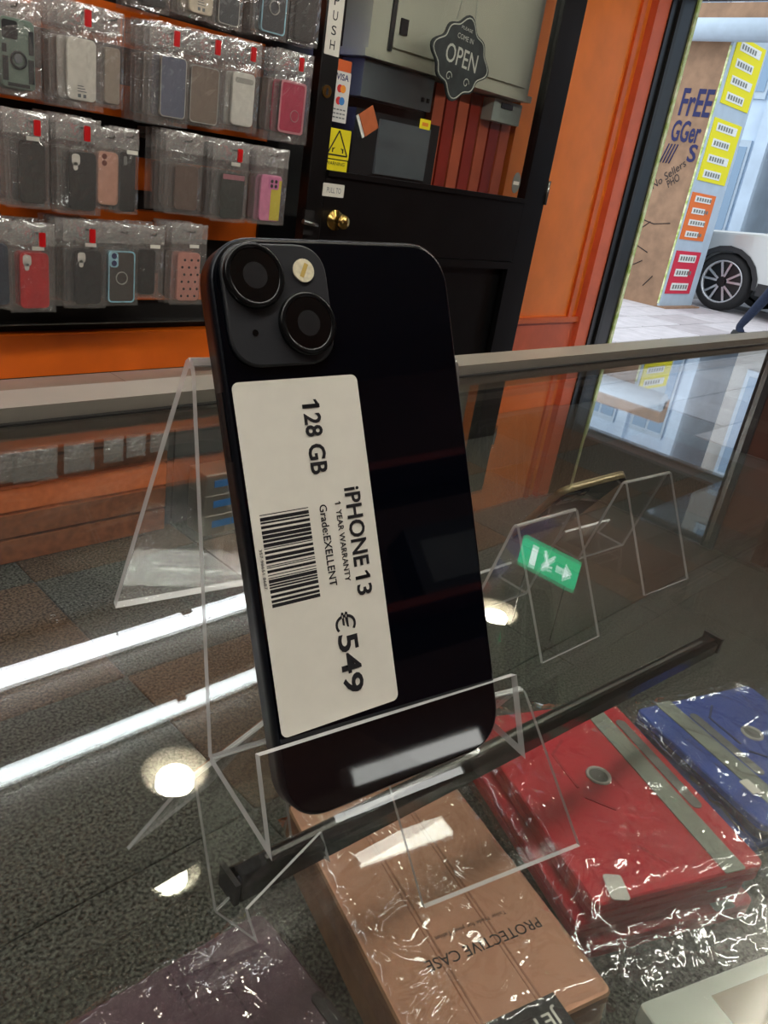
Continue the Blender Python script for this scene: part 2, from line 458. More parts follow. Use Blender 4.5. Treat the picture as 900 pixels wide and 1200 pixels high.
# openings in the ceiling for the cups
ce = bpy.data.objects['ceiling']
DL = [(1.05, 1.60), (2.73, 1.66), (-0.70, 1.60)]
bm = bmesh.new()
grid_x = sorted(set([X0, X1] + [d[0] + s for d in DL for s in (-0.112, 0.112)]))
grid_y = sorted(set([Y0, Y1] + [d[1] + s for d in DL for s in (-0.112, 0.112)]))
cb = MB()
for a, b_ in zip(grid_x[:-1], grid_x[1:]):
    for c, d in zip(grid_y[:-1], grid_y[1:]):
        mx_, my_ = (a + b_) / 2, (c + d) / 2
        hit = [q for q in DL if abs(q[0] - mx_) < 0.112 and abs(q[1] - my_) < 0.112]
        if not hit:
            cb.box(a, b_, c, d, ZC, ZC + 0.08)
# round collars fill the square holes
for q in DL:
    n = 32
    vs = []
    for k in range(n):
        an = 2 * math.pi * k / n; cx_, sx_ = math.cos(an), math.sin(an)
        m_ = max(abs(cx_), abs(sx_))
        vs += [(q[0] + 0.104 * cx_, q[1] + 0.104 * sx_, ZC), (q[0] + 0.112 * cx_ / m_, q[1] + 0.112 * sx_ / m_, ZC)]
    cb.add(vs, [(2 * k, 2 * ((k + 1) % n), 2 * ((k + 1) % n) + 1, 2 * k + 1) for k in range(n)])
    cb.box(q[0] - 0.12, q[0] + 0.12, q[1] - 0.12, q[1] + 0.12, ZC + 0.078, ZC + 0.09)
bm.free()
ce.data = cb.mesh('ceiling', [MAT['white_plaster']])
for k, q in enumerate(DL):
    downlight(*q, ['recessed round downlight above the case rack', 'recessed round downlight near the exit sign', 'recessed round downlight at the far end of the tube lights'][k])
def tube_light(x0, x1, y, label, lm='lamp_tube'):
    e = empty('tube_light', T(0, y, ZC), label, 'ceiling light')
    MB().box(x0, x1, -0.03, 0.03, -0.018, 0.0).build('batten', 'white_plastic', e)
    MB().tube([(x0 + 0.03, 0, -0.04), (x1 - 0.03, 0, -0.04)], 0.026, 12).build('tube', lm, e)
    MB().box(x0, x0 + 0.03, -0.028, 0.028, -0.066, -0.018).build('end_cap', 'white_plastic', e)
    MB().box(x1 - 0.03, x1, -0.028, 0.028, -0.066, -0.018).build('end_cap', 'white_plastic', e)
    MB().box(1.47, 1.515, -0.012, 0.012, -0.0672, -0.062).build('tube_sticker', 'box_rose', e) if x0 < 0 else None
tube_light(-1.6, 2.1, 2.26, 'long white tube light on the ceiling above the case rack')
tube_light(-2.4, 1.3, 0.02, 'long warm fill tube added unseen on the ceiling above the staff side', 'lamp_fill')  # added fill tube, out of view, brightens the dim interior
tube_light(1.5, 4.2, 0.02, 'warm fill tube added unseen on the ceiling between staff side and shopfront wall', 'lamp_fill')  # added too: continues the unseen fill row towards the shopfront
e = empty('led_bar', T(1.75, 1.215, ZC) @ RZ(-15), 'short white bar lamp on the ceiling above the counter', 'ceiling light')
MB().box(-0.20, 0.20, -0.048, 0.048, -0.012, 0).build('lamp_housing', 'white_plastic', e)
MB().box(-0.19, 0.19, -0.040, 0.040, -0.02, -0.012).build('diffuser', 'lamp_bar', e)
# exit sign
e = empty('exit_sign', T(2.735, 1.474, 2.262), 'green emergency exit sign with white pictograms hanging from the ceiling', 'sign')
MB().box(0, 0.02, -0.142, 0.142, -0.0625, 0.0625).build('sign_plate', 'exit_green', e)
for s in (-1, 1): MB().tube([(0.01, 0.1 * s, 0.0625), (0.01, 0.1 * s, ZC - 2.262)], 0.003, 6).build('hanger_rod', 'steel', e)
b = MB().box(-0.002, 0, 0.055, 0.085, -0.045, 0.045)
b.build('door_pictogram', 'exit_white', e)
b = MB(); b.bar((-0.001, 0.02, 0.03), (-0.001, -0.005, 0.0), 0.002, 0.02); b.bar((-0.001, -0.005, 0.0), (-0.001, 0.022, -0.045), 0.002, 0.012); b.bar((-0.001, 0.0, 0.0), (-0.001, -0.03, -0.04), 0.002, 0.012); b.bar((-0.001, 0.01, 0.02), (-0.001, -0.03, 0.015), 0.002, 0.009)
b.build('runner_pictogram', 'exit_white', e)
b = MB(); b.bar((-0.001, -0.045, 0), (-0.001, -0.09, 0), 0.002, 0.014); b.add([(-0.002, -0.085, 0.035), (-0.002, -0.085, -0.035), (-0.002, -0.125, 0)], [(0, 1, 2), (2, 1, 0)])
b.build('arrow_pictogram', 'exit_white', e)

# ================================================================== DISPLAY COUNTER
ct = empty('display_counter', T(0, 0, 0), 'glass topped display counter with aluminium frame and a lower glass shelf', 'counter')
CX0, CX1 = -0.9, 1.75
MB().box(CX0, CX1, -0.16, 0.42, 0.992, 1.0).build('glass_top', glass, ct)
MB().box(CX0, CX1, -0.14, 0.40, 0.7865, 0.7925).build('glass_shelf', shelfglass, ct)
MB().box(CX0, CX1, 0.428, 0.434, 0.10, 0.985).build('front_pane', glass, ct)
MB().box(CX0, CX1, 0.42, 0.45, 0.985, 1.0095).build('top_rail', 'alu', ct)
MB().box(CX0, CX1, 0.4165, 0.42, 1.0, 1.0012).build('rubber_seal', 'dark_rubber', ct)
MB().box(CX0, CX1, -0.20, -0.16, 0.97, 1.004).build('rear_rail', 'alu', ct)
MB().box(CX0, CX1, 0.41, 0.45, 0.0, 0.06).build('bottom_rail', 'alu', ct)
for x in (CX0, CX1 - 0.03):
    for y in (-0.2, 0.425): MB().box(x, x + 0.03, y, y + 0.028, 0.0, 0.985).build('post', 'alu', ct)
    MB().box(x, x + 0.03, -0.17, 0.43, 0.768, 0.786).build('shelf_bearer', 'alu', ct)

# ================================================================== PHONE ON STAND
wd = Vector((0.98170146, -0.18459107, 0.04678004)); hd = Vector((0.01493324, 0.41711519, 0.90873094))
PH = frame((0.10544923, 0.10683329, CAMH - 0.1537021), wd, hd)
def make_phone(mw, label, framemat, backmat, detail=True):
    e = empty('smartphone', mw, label, 'phone')
    o = rrect(-0.001, 0.0705, -0.001, 0.1457, 0.0125, 10, 2.25)
    b = MB().prism(o, -0.0076, -0.0004, smooth=True, inset=0.0006, dz=0.0006)
    b.build('body_frame', framemat, e)
    bk = MB().prism(rrect(-0.0003, 0.0698, -0.0003, 0.1450, 0.0119, 10, 2.25), -0.0004, 0.0, inset=0.0005, dz=0.0002).build('back_glass', backmat, e)
    bu = MB().prism(rrect(0.0012, 0.0300, 0.1140, 0.1438, 0.0082, 8, 2.3), 0.0, 0.0014, smooth=True, inset=0.0005, dz=0.0005).build('camera_bump', 'phone_bump', e)
    for cx, cy in ((0.0093, 0.1357), (0.0222, 0.1240)):
        le = MB().lathe([(0.0079, 0.0014), (0.0079, 0.0026), (0.0074, 0.0030), (0.0067, 0.0030), (0.0064, 0.0027)], 36).build('lens_ring', 'lens_ring', e, T(cx, cy, 0))
        MB().add([(0.0066 * math.cos(2 * math.pi * k / 32), 0.0066 * math.sin(2 * math.pi * k / 32), 0.0027) for k in range(32)], [tuple(range(32))]).build('lens_glass', 'lens_black', le)
        MB().lathe([(0.0032, 0.00272), (0.0026, 0.00274), (0.0, 0.00278)], 24).build('iris', 'lens_iris', le)
    fl_ = MB().prism(circ(0.0232, 0.1372, 0.0029, 24), 0.0014, 0.0019).build('flash', 'flash_white', e)
    MB().add([(0.0218, 0.1358, 0.00195), (0.0228, 0.1353, 0.00195), (0.0246, 0.1386, 0.00195), (0.0236, 0.1391, 0.00195)], [(0, 1, 2, 3)]).build('flash_led', 'flash_yellow', fl_)
    MB().prism(circ(0.0078, 0.1222, 0.0008, 14), 0.0014, 0.00155).build('microphone_hole', 'lens_black', e)
    MB().box(-0.0014, -0.0008, 0.092, 0.109, -0.0052, -0.0026).build('power_button', framemat, e)
    return e
ph = make_phone(PH, 'black smartphone with white price label standing in a clear stand on the glass', 'phone_frame', 'phone_back')
lb = MB().prism(rrect(0.0002, 0.0357, 0.0222, 0.1108, 0.0018, 5), 0.00005, 0.00018).build('price_label', 'label_white', ph)
def ltext(s, xb, y0, y1, h, off=0.0, ns=1.0):
    mw = frame((xb, y0, 0.0002), (0, -1, 0), (1, 0, 0))
    text(s, 'ink', lb, mw, y0 - y1, h, off, name_space=ns)
# on this face the lettering runs down the phone, letter tops to the right
def ltx(s, xb, y0, y1, h, off=0.0, ns=1.0):
    m = Matrix.Identity(4)
    m[0][0], m[1][0], m[2][0] = 0, -1, 0
    m[0][1], m[1][1], m[2][1] = 1, 0, 0
    m[0][2], m[1][2], m[2][2] = 0, 0, 1
    m[0][3], m[1][3], m[2][3] = xb, y0, 0.0002
    return text(s, 'ink', lb, m, y0 - y1, h, off, name_space=ns)
def one(xb, y, h, th, ad):
    """figure one: stem with a flag, letter top to the right"""
    b = MB()
    b.add([(xb, y, 0.0003), (xb, y - th, 0.0003), (xb + h, y - th, 0.0003), (xb + h, y, 0.0003)], [(0, 3, 2, 1), (0, 1, 2, 3)])
    b.add([(xb + h, y - th * 0.3, 0.0003), (xb + h * 0.82, y + ad, 0.0003), (xb + h * 0.66, y + ad, 0.0003), (xb + h * 0.80, y - th * 0.3, 0.0003)], [(0, 3, 2, 1), (0, 1, 2, 3)])
    return b.build('lettering', 'ink', lb)
one(0.01835, 0.1041, 0.0050, 0.0010, 0.0011)
ltx('28 GB', 0.01835, 0.1018, 0.0862, 0.0050, 0.022)
ltx('iPHONE', 0.0272, 0.0816, 0.0606, 0.0049, 0.020)
one(0.0272, 0.0580, 0.0046, 0.0009, 0.0011)
ltx('3', 0.0272, 0.0557, 0.0528, 0.0047, 0.020)
one(0.0240, 0.0781, 0.0017, 0.0003, 0.0004)
ltx('YEAR WARRANTY', 0.0240, 0.0764, 0.0573, 0.0017, 0.010)
ltx('Grade:EXELLENT', 0.0193, 0.0783, 0.0570, 0.0022, 0.012)
ltx('€', 0.0193, 0.0497, 0.0447, 0.0062, 0.0)
ltx('549', 0.0193, 0.0438, 0.0280, 0.0062, 0.022)
ltx('357 98651 8687', 0.00115, 0.0700, 0.0600, 0.0008)
bc = MB(); y = 0.0783; rr = random.Random(3)
while y > 0.0558:
    w = rr.choice((0.00022, 0.00022, 0.00045, 0.0007, 0.0009)); g = rr.choice((0.00022, 0.0003, 0.0005))
    bc.add([(0.0026, y - w, 0.0002), (0.0162, y - w, 0.0002), (0.0162, y, 0.0002), (0.0026, y, 0.0002)], [(0, 1, 2, 3)])
    y -= w + g
bc.build('barcode', 'ink', lb)

def sheet(prof, W, t, W0=0.0):
    """bent sheet: profile of (y, z) extruded along x, faces slot 0, cut edges slot 1"""
    n = len(prof); up = []; dn = []
    for i, p in enumerate(prof):
        a = Vector(prof[max(i - 1, 0)]); b_ = Vector(prof[min(i + 1, n - 1)]); p = Vector(p)
        ns = []
        if i > 0: d = (p - a).normalized(); ns.append(Vector((-d.y, d.x)))
        if i < n - 1: d = (b_ - p).normalized(); ns.append(Vector((-d.y, d.x)))
        nn = sum(ns, Vector((0, 0))); nn.normalize(); k = 1.0 / max(0.35, nn.dot(ns[0]))
        up.append(p + nn * t / 2 * k); dn.append(p - nn * t / 2 * k)
    vs = []
    for x in (W0, W):
        vs += [(x, q.x, q.y) for q in up] + [(x, q.x, q.y) for q in dn]
    m = 2 * n; b = MB()
    fs0 = []; fs1 = []
    for i in range(n - 1):
        fs0 += [(i, i + 1, m + i + 1, m + i), (n + i, m + n + i, m + n + i + 1, n + i + 1)]
        fs1 += [(i, n + i, n + i + 1, i + 1), (m + i, m + i + 1, m + n + i + 1, m + n + i)]
    fs1 += [(0, m, m + n, n), (n - 1, 2 * n - 1, m + 2 * n - 1, m + n - 1)]
    b.add(vs, fs0, 0); b.add(vs, fs1, 1)
    return b
fold = [(0.0620, 0.1030), (0.0632, 0.1052), (0.0650, 0.1058), (0.0668, 0.1046)]
SPROF = [(0.0105, 0.0240), (0.0, 0.0025), (0.036, 0.0022)] + fold + [(0.122, 0.0018)]
def make_stand(mw, label):
    e = empty('acrylic_stand', mw, label, 'stand', 'clear acrylic phone stands')
    t = 0.0026
    sheet(SPROF[:3], 0.0855, t).build('lip', [acry, acry_edge], e)
    sheet(SPROF[2:5], 0.0855, t).build('front_panel', [acry, acry_edge], e)
    sheet(SPROF[4:6], 0.0855, t).build('top_fold', [acry, acry_edge], e)
    sheet(SPROF[5:], 0.0855, t).build('rear_leg', [acry, acry_edge], e)
    return e
YAW = -10.5
make_stand(T(0.0965, 0.1050, 1.0) @ RZ(YAW), 'clear bent acrylic stand on the glass top holding the black labelled phone')
# stands on the lower glass shelf
SH = 0.7925
make_stand(T(0.622, 0.384, SH) @ RZ(177), 'clear acrylic stand on the glass shelf with the bronze framed phone leaning on it')
make_stand(T(0.829, 0.392, SH) @ RZ(175), 'clear empty acrylic stand on the glass shelf beyond the end of the black bar')
make_stand(T(0.425, 0.295, SH) @ RZ(165) @ Matrix.Diagonal((1.35, 1.35, 0.6, 1)), 'low wide clear empty acrylic stand on the glass shelf above the red tablet case')
make_stand(T(0.187, 0.205, SH) @ RZ(14) @ Matrix.Scale(0.75, 4), 'small clear empty acrylic stand on the glass shelf by the end of the black bar')
# second phone leaning on its stand on the shelf
PH2 = frame((0.674, 0.412, 0.812), (0.884, -0.394, 0.252), (-0.451, -0.572, 0.685))
make_phone(PH2, 'dark smartphone with bronze metal frame leaning on a clear stand on the lower shelf', 'gold_frame', 'phone_back')

# black bar lying on the glass shelf
p0 = atZ(272, 1034, SH + 0.008); p1 = atZ(833, 752, SH + 0.008)
d = (p1 - p0); L_ = d.length
e = empty('shelf_bar', frame((p0.x, p0.y, SH + 0.0002), (d.x, d.y, 0), (-d.y, d.x, 0)), 'glossy black plastic bar lying on the glass shelf above the tablet cases', 'bar')
MB().prism(rrect(0, L_, -0.008, 0.008, 0.003, 3), 0.0, 0.014, inset=0.004, dz=0.004).build('bar_body', 'bar_black', e)
MB().box(0.02, L_ - 0.02, -0.0015, 0.0015, 0.014, 0.0145).build('bar_groove', 'steel', e)
MB().box(-0.003, 0.0, -0.0085, 0.0085, 0.0, 0.0145).build('end_cap', 'dark_rubber', e)
MB().box(L_, L_ + 0.004, -0.009, 0.009, 0.0, 0.015).build('end_cap', 'dark_rubber', e)

# plinth inside the counter that carries the tablet cases
DK = 0.60
MB().prism(rrect(0.02, 1.45, -0.14, 0.385, 0.01, 2), 0.0, DK, inset=0.006, dz=0.006).build('carpeted_plinth', 'carpet_fine', label='grey carpet covered plinth inside the counter carrying the tablet cases', cat='plinth')

def crinkle_bag(w, l, h, seed, pad=0.012, amp=0.007, over=0.0, nx=26, ny=30):
    """loose clear bag over a flat product: crumpled top sheet and skirts"""
    rr = random.Random(seed); b = MB(); vs = []; fs = []
    ph_ = [(rr.uniform(-110, 110), rr.uniform(-110, 110), rr.uniform(0, 6.28), rr.uniform(0.3, 1.0)) for _ in range(9)]
    for j in range(ny + 1):
        for i in range(nx + 1):
            u = -pad + (w + 2 * pad) * i / nx; v = -pad - over + (l + 2 * pad + over) * j / ny
            ins = min(u, w - u, v, l - v)
            z = h + 0.003 if ins > 0 else h * max(0.08, 1 + ins / (pad + 0.001) * 0.9) + 0.002
            if v < -pad: z = h * 0.35
            r_ = sum(a * abs(math.sin(fx * u + fy * v + p)) for fx, fy, p, a in ph_) / 5.0
            z += amp * (r_ - 0.45) * (2.2 if ins < 0.006 else 1.0) + rr.uniform(-0.0005, 0.0005)
            vs.append((u + rr.uniform(-0.001, 0.001), v + rr.uniform(-0.001, 0.001), max(z, h + 0.0008 if ins > 0 else 0.001)))
    for j in range(ny):
        for i in range(nx):
            a = j * (nx + 1) + i; fs.append((a, a + 1, a + nx + 2, a + nx + 1))
    b.add(vs, fs, 0, True)
    return b
def rotcase(origin, X, w, l, h, cm, cd_, label, seed, seal, bandx, ringp, z0=DK, bag=True):
    X = Vector(X).normalized(); M = frame((origin[0], origin[1], z0), (X.x, X.y, 0), (-X.y, X.x, 0))
    e = empty('tablet_case', M, label, 'tablet case')
    MB().prism(rrect(0, w, 0, l, 0.008, 4), 0.0, h * 0.4, inset=0.001, dz=0.001).build('rear_shell', cd_, e)
    MB().prism(rrect(0.002, w - 0.002, 0.002, l - 0.002, 0.007, 4), h * 0.4, h * 0.55).build('page_gap', 'dark_rubber', e)
    cv = MB().prism(rrect(0, w, 0, l, 0.008, 4), h * 0.55, h, inset=0.0015, dz=0.0015).build('cover', cm, e)
    bd = MB().prism(rrect(bandx, bandx + 0.022, -0.0005, l + 0.0005, 0.001, 1), h, h + 0.0012).build('elastic_band', 'elastic_grey', e)
    MB().prism(rrect(bandx + 0.0255, bandx + 0.037, l * 0.30, l * 0.86, 0.0055, 5), h, h + 0.0006).build('pen_slot', 'slot_grey', e)
    rg = MB().lathe([(0.0125, h), (0.0120, h + 0.0014), (0.0098, h + 0.0014), (0.0090, h)], 28).build('eyelet', 'eyelet_metal', e, T(ringp[0], ringp[1], 0))
    MB().add([(0.0092 * math.cos(2 * math.pi * k / 20), 0.0092 * math.sin(2 * math.pi * k / 20), h + 0.0002) for k in range(20)], [tuple(range(20))]).build('eyelet_hole', 'slot_grey', rg)
    q = MB(); cx, cy = ringp[0] - 0.03, ringp[1] - 0.01
    for a, b_ in (((cx, cy + 0.045), (cx + 0.022, cy + 0.062)), ((cx, cy + 0.045), (cx, cy)), ((cx, cy - 0.012), (cx + 0.02, cy - 0.032))):
        q.bar((a[0], a[1], h + 0.0004), (b_[0], b_[1], h + 0.0004), 0.0025, 0.0008)
    q.build('embossed_seam', cd_, e)
    if bag: crinkle_bag(w, l, h + 0.001, seed, over=seal, amp=bag).build('clear_bag', film_shine, e)
    return e
hR = 0.023
for k in range(3):
    ox, oy = 0.478 + (0.006, -0.006, 0.0)[k], 0.142 + (-0.004, 0.006, 0.0)[k]
    rotcase((ox, oy), (0.915, -0.405), 0.178, 0.225, 0.0165, 'case_red', 'case_red_deep',
            ['red tablet case in a clear bag, lowest of the red stack', 'red tablet case in a clear bag, middle of the red stack', 'red tablet case with grey elastic band in a clear bag, topmost of the red stack'][k], 20 + k, 0.055 if k == 2 else 0.02, 0.132, (0.090, 0.125), z0=DK + hR * k, bag=(0.0022, 0.0022, 0.006)[k])
rt = bpy.data.objects  # white tag on the top red case
for k in range(2):
    rotcase((0.708 + 0.004 * k, 0.094 - 0.003 * k), (0.945, -0.327), 0.185, 0.180, 0.018, 'case_blue', 'case_blue_deep',
            ['blue tablet case in a clear bag, lower one of the blue pair', 'blue tablet case with grey elastic band, bagged, on top of the blue pair'][k], 30 + k, 0.015, 0.030, (0.108, 0.108), z0=DK + 0.025 * k, bag=(0.0022, 0.006)[k])
# small loose tags
q = atZ(722, 1040, DK + 0.066)
b = MB().prism(rrect(-0.008, 0.008, -0.012, 0.012, 0.003, 3), 0, 0.0008).build('paper_tag', 'label_white', mw=T(q.x, q.y, q.z) @ RZ(-40), label='small white tag lying on the red tablet case bag', cat='tag')
q = atZ(879, 922, DK + 0.057)
b = MB().prism(rrect(-0.006, 0.006, -0.009, 0.009, 0.001, 2), 0, 0.0008).build('paper_tag', 'label_white', mw=T(q.x, q.y, q.z) @ RZ(-20), label='tiny white tag lying on the blue tablet case bag', cat='tag')
# purple folio
def purple():
    h = 0.016
    M = frame((0.106, 0.120, DK), (0.9985, -0.055, 0), (0.055, 0.9985, 0))
    e = empty('folio_case', M, 'dark purple leather folio case in a crinkled clear bag', 'tablet case')
    w, l = 0.180, 0.215
    MB().prism(rrect(0, w, 0, l, 0.010, 4), 0, h * 0.45).build('rear_cover', 'case_purple', e)
    MB().prism(rrect(0.002, w - 0.002, 0.002, l - 0.002, 0.01, 4), h * 0.45, h * 0.6).build('page_gap', 'dark_rubber', e)
    MB().prism(rrect(0, w, 0, l, 0.010, 4), h * 0.6, h, inset=0.002, dz=0.002).build('front_cover', 'case_purple', e)
    for x in (0.098, 0.128):
        for k in range(30): pass
        s_ = MB()
        for k in range(34): s_.box(x - 0.0004, x + 0.0004, 0.008 + k * 0.006, 0.0115 + k * 0.006, h, h + 0.0003)
        s_.build('stitch_line', 'stitch', e)
    MB().prism(rrect(0.168, 0.178, 0.085, 0.135, 0.004, 4), h, h + 0.002).build('magnet_tab', 'ink', e)
    crinkle_bag(w, l, h + 0.001, 51, pad=0.004, amp=0.0055, nx=30, ny=34).build('clear_bag', film_shine, e)
purple()
# protective case cartons
XB = Vector((-0.957, 0.29, 0)).normalized(); YB = Vector((-0.29, -0.957, 0)).normalized()
for k in range(2):
    h = 0.029
    M = frame((0.497 + 0.004 * (1 - k), 0.322, DK + 0.030 * k), XB, YB)
    e = empty('tablet_case_carton', M, ['rose gold tablet case carton, lower one of the pair beside the purple folio', 'rose gold carton printed PROTECTIVE CASE, on top of the pair beside the purple folio'][k], 'carton')
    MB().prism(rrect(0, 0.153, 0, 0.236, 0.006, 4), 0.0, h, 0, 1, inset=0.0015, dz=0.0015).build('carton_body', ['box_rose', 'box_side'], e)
    for x in (0.052, 0.100):
        MB().box(x, x + 0.0016, 0.004, 0.232, h - 0.0004, h + 0.0003).build('crease', 'box_groove', e)
        MB().box(x + 0.004, x + 0.0048, 0.004, 0.232, h - 0.0004, h + 0.0003).build('crease', 'box_groove', e)
    if k == 1:
        Mi = M.inverted(); zt = DK + 0.030 + h
        a = Mi @ atZ(628, 1075, zt); c = Mi @ atZ(513, 1152, zt)
        text('PROTECTIVE CASE', 'ink', e, T(a.x, a.y, h + 0.0003), (c - a).length, 0.0085, 0.004)
        a = Mi @ atZ(592, 1068, zt); c = Mi @ atZ(522, 1117, zt)
        text('Tailor Made for your Tablet', 'marker_black', e, T(a.x, a.y - 0.002, h + 0.0003), (c - a).length, 0.0042)
        a = Mi @ atZ(648, 1163, zt)
        pl = MB().box(a.x, a.x + 0.075, a.y, a.y + 0.040, h, h + 0.0006).build('black_print', 'ink', e)
        text('JETCASE', 'label_white', pl, T(a.x + 0.006, a.y + 0.007, h + 0.0008), 0.062, 0.013, 0.01)
    if k: crinkle_bag(0.153, 0.236, h, 60 + k, pad=0.004, amp=0.0012, nx=20, ny=24).build('clear_bag', film_shine, e)
# pale carton with gold print under the red bags
M = frame((0.50, -0.005, DK), (0.93, -0.36, 0), (0.36, 0.93, 0))
e = empty('flat_carton', M, 'pale grey flat carton with gold print lying beside the red stack', 'carton')
MB().prism(rrect(-0.06, 0.16, -0.12, 0.075, 0.003, 2), 0, 0.018, inset=0.001, dz=0.001).build('carton_body', 'carton_pale', e)
MB().box(0.0, 0.075, 0.015, 0.062, 0.018, 0.0186).build('gold_print', 'carton_gold', e)

# ================================================================== CASE RACK ON THE WALL
rk = MB().box(-1.2, 1.76, 2.42, 2.498, 0.41, 2.5).build('slat_rack', 'black_matte', label='black slat wall rack with orange strips hung with bagged phone cases', cat='rack')
for z0, z1, dy in ((1.352, 1.452, 0.0), (1.168, 1.252, 0.05), (0.973, 1.066, 0.0), (0.842, 0.915, 0.03), (0.637, 0.720, 0.0), (0.412, 0.540, 0.03), (1.55, 1.64, 0.0), (1.75, 1.84, 0.0), (1.95, 2.04, 0)):
    MB().box(-1.2, 1.76, 2.40 - dy, 2.42, z0, z1).build('orange_strip', 'orange_laminate', rk)
MB().box(-1.2, 1.76, 2.385, 2.42, 0.565, 0.569).build('chrome_line', 'steel', rk)
MB().box(1.76, 1.82, 2.36, 2.498, 0.0, 2.5).build('side_upright', 'black_paint', rk)

CASECOL = {}
def ccol(name, rgb, rough=0.4):
    if name not in CASECOL: CASECOL[name] = pm('case_' + name, rgb, rough, var=0.06, scale=60)
    return 'case_' + name
def sheet_bag(w, h, head, seed, t=0.009):
    rr = random.Random(seed)
    def grid(z0, z1, ny, puff):
        b = MB(); nx = 7
        for side in (-1, 1):
            vs = []
            for j in range(ny + 1):
                for i in range(nx + 1):
                    u = i / nx; v = j / ny
                    e_ = puff * math.sin(math.pi * u) ** 0.5 * (math.sin(math.pi * min(max(v, 0.02), 0.98)) ** 0.4)
                    vs.append((w * (u - 0.5) + rr.uniform(-1, 1) * 0.0012, side * (e_ + rr.uniform(0, 0.0022)), z0 + (z1 - z0) * v + (rr.uniform(-1, 1) * 0.0015)))
            b.add(vs, [(j * (nx + 1) + i, j * (nx + 1) + i + 1, (j + 1) * (nx + 1) + i + 1, (j + 1) * (nx + 1) + i) for j in range(ny) for i in range(nx)], 0, False)
        return b
    return grid(-h, -head, 9, t), grid(-head, 0, 4, 0.002)
def case_mesh(w, h, t=0.008):
    return MB().prism([(x, z) for x, z in rrect(-w / 2, w / 2, 0, h, min(0.012, w * 0.2), 4)], -t / 2, t / 2, inset=0.0015, dz=0.0015)
STAND_UP = Matrix(((1, 0, 0, 0), (0, 0, -1, 0), (0, 1, 0, 0), (0, 0, 0, 1)))  # xy-plane -> xz-plane, z -> -y
YF = 2.16
# name, case px (l, t, r, b), bag px (l, t, r, b), red clip, behind, colours, extras
PK = [
 ('green rugged case with ring', (0, 22, 40, 104), (-26, -6, 48, 110), 0, 4, (106, 124, 112), 'armor'),
 ('white case with printed foot', (78, 45, 112, 118), (48, 0, 122, 126), 1, 5, (222, 218, 206), 'print'),
 ('plain grey clear case', (122, 56, 140, 122), (112, 12, 145, 126), 0, 2, (160, 146, 132), ''),
 ('slate blue clear framed case', (187, 66, 217, 138), (154, 25, 222, 146), 1, 5, (96, 102, 122), 'frame'),
 ('brown clear framed case', (222, 78, 255, 145), (214, 37, 266, 149), 1, 4, (128, 112, 98), 'frame'),
 ('white case with camera window', (271, 85, 297, 148), (256, 45, 304, 154), 1, 4, (224, 222, 212), 'bar'),
 ('crimson case with magnet ring', (326, 95, 356, 157), (303, 57, 364, 166), 1, 4, (186, 30, 74), 'ringframe'),
 ('charcoal plain case', (22, 165, 53, 238), (4, 130, 58, 244), 1, 4, (44, 42, 40), ''),
 ('black textured case with white camera cutout', (80, 178, 112, 246), (55, 137, 118, 251), 1, 5, (36, 37, 38), 'cut'),
 ('rose gold slim case', (114, 178, 138, 240), (111, 150, 142, 246), 0, 2, (206, 154, 132), 'twocam'),
 ('black slim case with grey slot', (140, 178, 158, 248), (134, 150, 162, 251), 0, 2, (32, 31, 31), 'slot'),
 ('smoky clear case', (204, 194, 231, 246), (192, 155, 238, 252), 0, 4, (104, 84, 74), ''),
 ('dark green case with pink top', (258, 203, 285, 256), (240, 165, 290, 260), 1, 4, (44, 50, 46), 'pinktop'),
 ('pink and yellow comic case', (304, 205, 328, 259), (287, 172, 338, 263), 0, 4, (226, 136, 172), 'comic'),
 ('navy plain case', (-22, 285, 10, 357), (-32, 255, 14, 362), 0, 3, (44, 54, 70), ''),
 ('bright red case with white camera cutout', (23, 296, 57, 361), (10, 262, 65, 366), 1, 5, (196, 28, 34), 'cut'),
 ('black leather look case with white camera cutout', (87, 293, 118, 356), (62, 258, 124, 361), 1, 5, (38, 38, 40), 'cut'),
 ('smoked case with pale blue frame and ring', (126, 294, 157, 354), (121, 262, 162, 358), 0, 3, (72, 66, 62), 'blueframe'),
 ('black matte case', (161, 292, 181, 345), (158, 265, 192, 350), 0, 3, (26, 25, 25), ''),
 ('pink case with dark dots', (207, 296, 233, 352), (192, 262, 242, 357), 0, 4, (206, 142, 128), 'dots'),
 ('dark glossy case', (165, -60, 195, 7), (154, -84, 200, 13), 0, 3, (40, 38, 38), ''),
 ('cream case with printed foot', (222, -45, 250, 17), (200, -76, 255, 22), 1, 4, (216, 204, 180), 'print'),
 ('grey clear framed case', (256, -40, 281, 30), (252, -74, 287, 34), 0, 3, (62, 66, 70), 'frame'),
 ('dark case with pale blue rim and ring', (306, -25, 335, 40), (298, -60, 340, 46), 0, 3, (48, 52, 58), 'blueframe'),
 ('black plain case', (346, -20, 370, 50), (341, -50, 377, 54), 0, 3, (30, 28, 27), ''),
]
BACKC = [ccol('smoke', (150, 138, 126)), ccol('dim', (98, 86, 78)), ccol('clay', (126, 96, 84)), ccol('pale', (186, 176, 164))]
pm('pale_blue_rim', (150, 200, 216), 0.4); pm('clear_rim', (176, 174, 166), 0.25); pm('pink_plain', (216, 120, 168), 0.5); pm('yellow_comic', (226, 208, 60), 0.5); pm('camera_brown', (110, 50, 34), 0.4)
